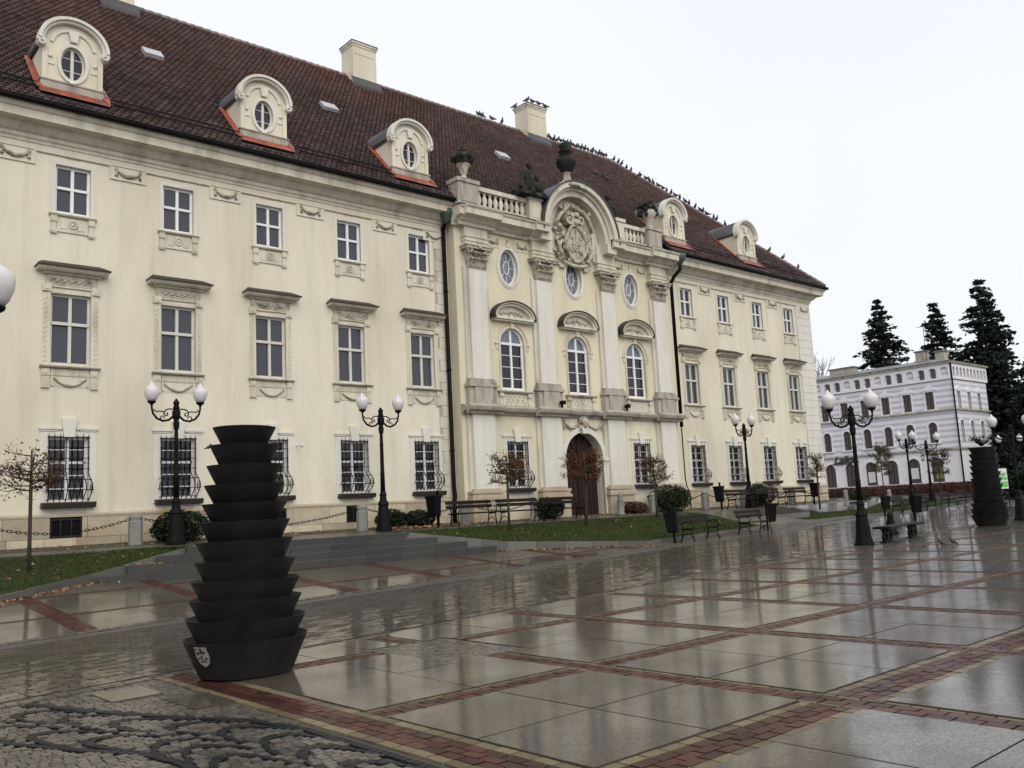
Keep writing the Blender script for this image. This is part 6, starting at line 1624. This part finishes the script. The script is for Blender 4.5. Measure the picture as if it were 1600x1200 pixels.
# plants growing in the far sculpture
rng = np.random.default_rng(9); pr2 = empty('bowl_plant', (S2[0], S2[1], 3.08)); tag(pr2, 'spiky evergreen plant growing from the top of the far bowl sculpture', 'plant')
mb = MB(); P = []
for i in range(14):
    a = rng.uniform(0,6.28); L = rng.uniform(.25,.6); 
    for k in range(26): t = rng.random(); P.append((math.cos(a)*L*t+rng.normal(0,.03), math.sin(a)*L*t+rng.normal(0,.03), .1+.45*t*rng.uniform(.6,1)))
leafcloud(mb, rng, P, .05, False); mb.build('leaves', 'bushleaf', pr2)
# low hedge before the town house
rng = np.random.default_rng(14); mb = MB(); P = np.stack([rng.uniform(-.45,.45,9000), rng.uniform(-9,9,9000), rng.uniform(0,.9,9000)],1); leafcloud(mb, rng, P, .09, True)
o = empty('hedge', (78.5,9.5,1.1)); tag(o, 'low reddish hedge along the foot of the striped town house', 'hedge'); mb.build('foliage', 'redbush', o)
rng = np.random.default_rng(15); mb = MB(); P = np.stack([rng.uniform(-2.5,2.5,12000), rng.uniform(-6,6,12000), rng.uniform(0,2.6,12000)],1); leafcloud(mb, rng, P, .14, False)
o = empty('hedge', (80.0,-6.0,.5)); tag(o, 'tall dark hedge under the conifers at the right edge', 'hedge'); mb.build('foliage', 'needle', o)
# poster board
pb = empty('poster_board', (57.0,-7.1,.2), R(-25)); pb.scale = (.7,.7,.85); tag(pb, 'green and white poster on a stand right of the far bowl sculpture', 'sign')
MB().bx(-.55,.55,-.03,.03,1.35,2.75).build('board', 'paper', pb); MB().bx(-.5,.5,-.036,-.03,1.45,1.85).bx(-.1,.5,-.036,-.03,1.95,2.15).add([(-.5,-.036,2.2),(.3,-.036,2.2),(.5,-.036,2.45),(-.3,-.036,2.45)], [(0,1,2,3)]).build('print', 'green', pb)
for s in (-1,1): MB().bx(s*.5-.03,s*.5+.03,-.02,.02,0,1.36).build('post', 'iron', pb)

# ------------------------------------------------------------------ fallen leaves
def leaves(pts, label, size=.042):
    rng = np.random.default_rng(len(pts)); mb = MB(); leafcloud(mb, rng, pts, size, True, .25)
    tag(mb.build('fallen_leaves', 'deadleaf'), label, 'leaves', kind='stuff')
rng = np.random.default_rng(31)
P = [(x, y, lawnz(x, y, FR)+.045) for x, y in zip(rng.uniform(17.5,33,150), rng.uniform(-6.6,-2.8,150)) if lawnz(x,y,FR) and y > fl(FR,x)[0]+.1]
P += [(21.26+rng.normal(0,.35), -3.61+rng.normal(0,.35), .90) for _ in range(25)]
leaves(P, 'scattered pale fallen leaves on the portal lawn', .038)
P = [(x, y, lawnz(x, y, FL)+.05) for x, y in zip(rng.uniform(3,9.4,170), rng.uniform(-6.5,-2.7,170)) if lawnz(x,y,FL) and y > fl(FL,x)[0]+.1]
P += [(x, y, terr(y)+.02) for x, y in zip(rng.uniform(3,16,240), rng.uniform(-1.5,-.1,240))]
leaves(P, 'fallen leaves on the left lawn and along the palace wall')
P = [(x, y, terr(y)+.02+abs(rng.normal(0,.03))) for x, y in zip(rng.uniform(17.3,20.3,700), np.minimum(-.2,rng.normal(-1.5,.35,700)))]
P += [(x, y, terr(y)+.02) for x, y in zip(rng.uniform(20,35,420), rng.uniform(-2.2,-.6,420))]
leaves(P, 'orange-brown fallen leaves drifted under the low bushes and benches', .05)
P = []
for x in rng.uniform(18.8,24.2,330): y, z = fl(FR, x); y -= abs(rng.normal(0,.18))+.05; P.append((x, y, T(x,y)+.015))
for x in rng.uniform(3.2,7.6,300): r_ = fl(FL, x); y = r_[0]-abs(rng.normal(0,.16))-.05; P.append((x, y, T(x,y)+.015))
for _ in range(80): P.append((rng.uniform(7.6,9.0), rng.uniform(-4.7,-4.35), .70+rng.uniform(-.02,.02)))
leaves(P, 'wet brown leaves gathered along the lawn kerbs')

# ------------------------------------------------------------------ pigeons
pg = MB(); pg.ball((0,0,.13), (.075,.15,.085), 10, 7, rot=Matrix.Rotation(R(35),3,'X')); pg.ball((0,.10,.27), (.04,.045,.045), 8, 6); pg.tube([(0,.06,.18),(0,.09,.25)], [.05,.035], 7)
pg.tube([(0,.13,.27),(0,.17,.26)], [.012,.003], 5); pg.tube([(0,-.10,.08),(0,-.24,.02)], [.05,.03], 6); pg.tube([(.03,0,0),(.03,0,.08)], .008, 4); pg.tube([(-.03,0,0),(-.03,0,.08)], .008, 4)
pgm = pg.mesh('pigeon', 'bird'); rng = np.random.default_rng(77)
def pigeon(l, lab, grp, s=1.1): 
    s = s*.6 if l[2] < .1 else s
    o = link('pigeon', pgm, None, l, rng.uniform(0,6.28)); o.scale = (s,s,s); tag(o, lab, 'pigeon', grp)
for x in np.concatenate([rng.uniform(29.8,33.0,5), np.linspace(35.9,41.0,24)+rng.normal(0,.07,24)]): pigeon((x,RR[0],RR[1]+.15), 'small dark pigeon perched on the roof ridge', 'pigeons on the ridge')
for t in np.concatenate([np.linspace(.02,.5,24)+rng.normal(0,.006,24), np.array([.54,.57,.60,.63,.74,.80,.87])]):
    p = Vector((XR,RR[0],RR[1]+.13))+hd_*(hl*t); pigeon(tuple(p), 'small dark pigeon perched on the sloping hip of the roof', 'pigeons on the hip')
for (x, y) in ((33.72,7.36),(34.1,7.33),(34.6,7.33),(35.15,7.36),(33.7,8.4)): pigeon((x,y,24.79), 'small dark pigeon perched on the right chimney', 'pigeons on the chimney')
for (x, s) in ((36.6,6.9),(37.2,6.6),(37.4,7.0)): 
    p = np.array((x,RE[0],RE[1]))+US*s*1.25+UN*.08; pigeon(tuple(p), 'small dark pigeon sitting on the roof tiles below the ridge', 'pigeons on the tiles')
pigeon((25.48,-16.94,.02), 'pigeon standing on the wet square right of the backless bench, left one', 'pigeons on the square'); pigeon((26.03,-17.02,.02), 'pigeon standing on the wet square right of the backless bench, right one', 'pigeons on the square')
pigeon((S1[0]-.32,S1[1]+.20,2.42), 'tiny bird on the rim of the foreground sculpture near its top', 'pigeons on the square', .2)
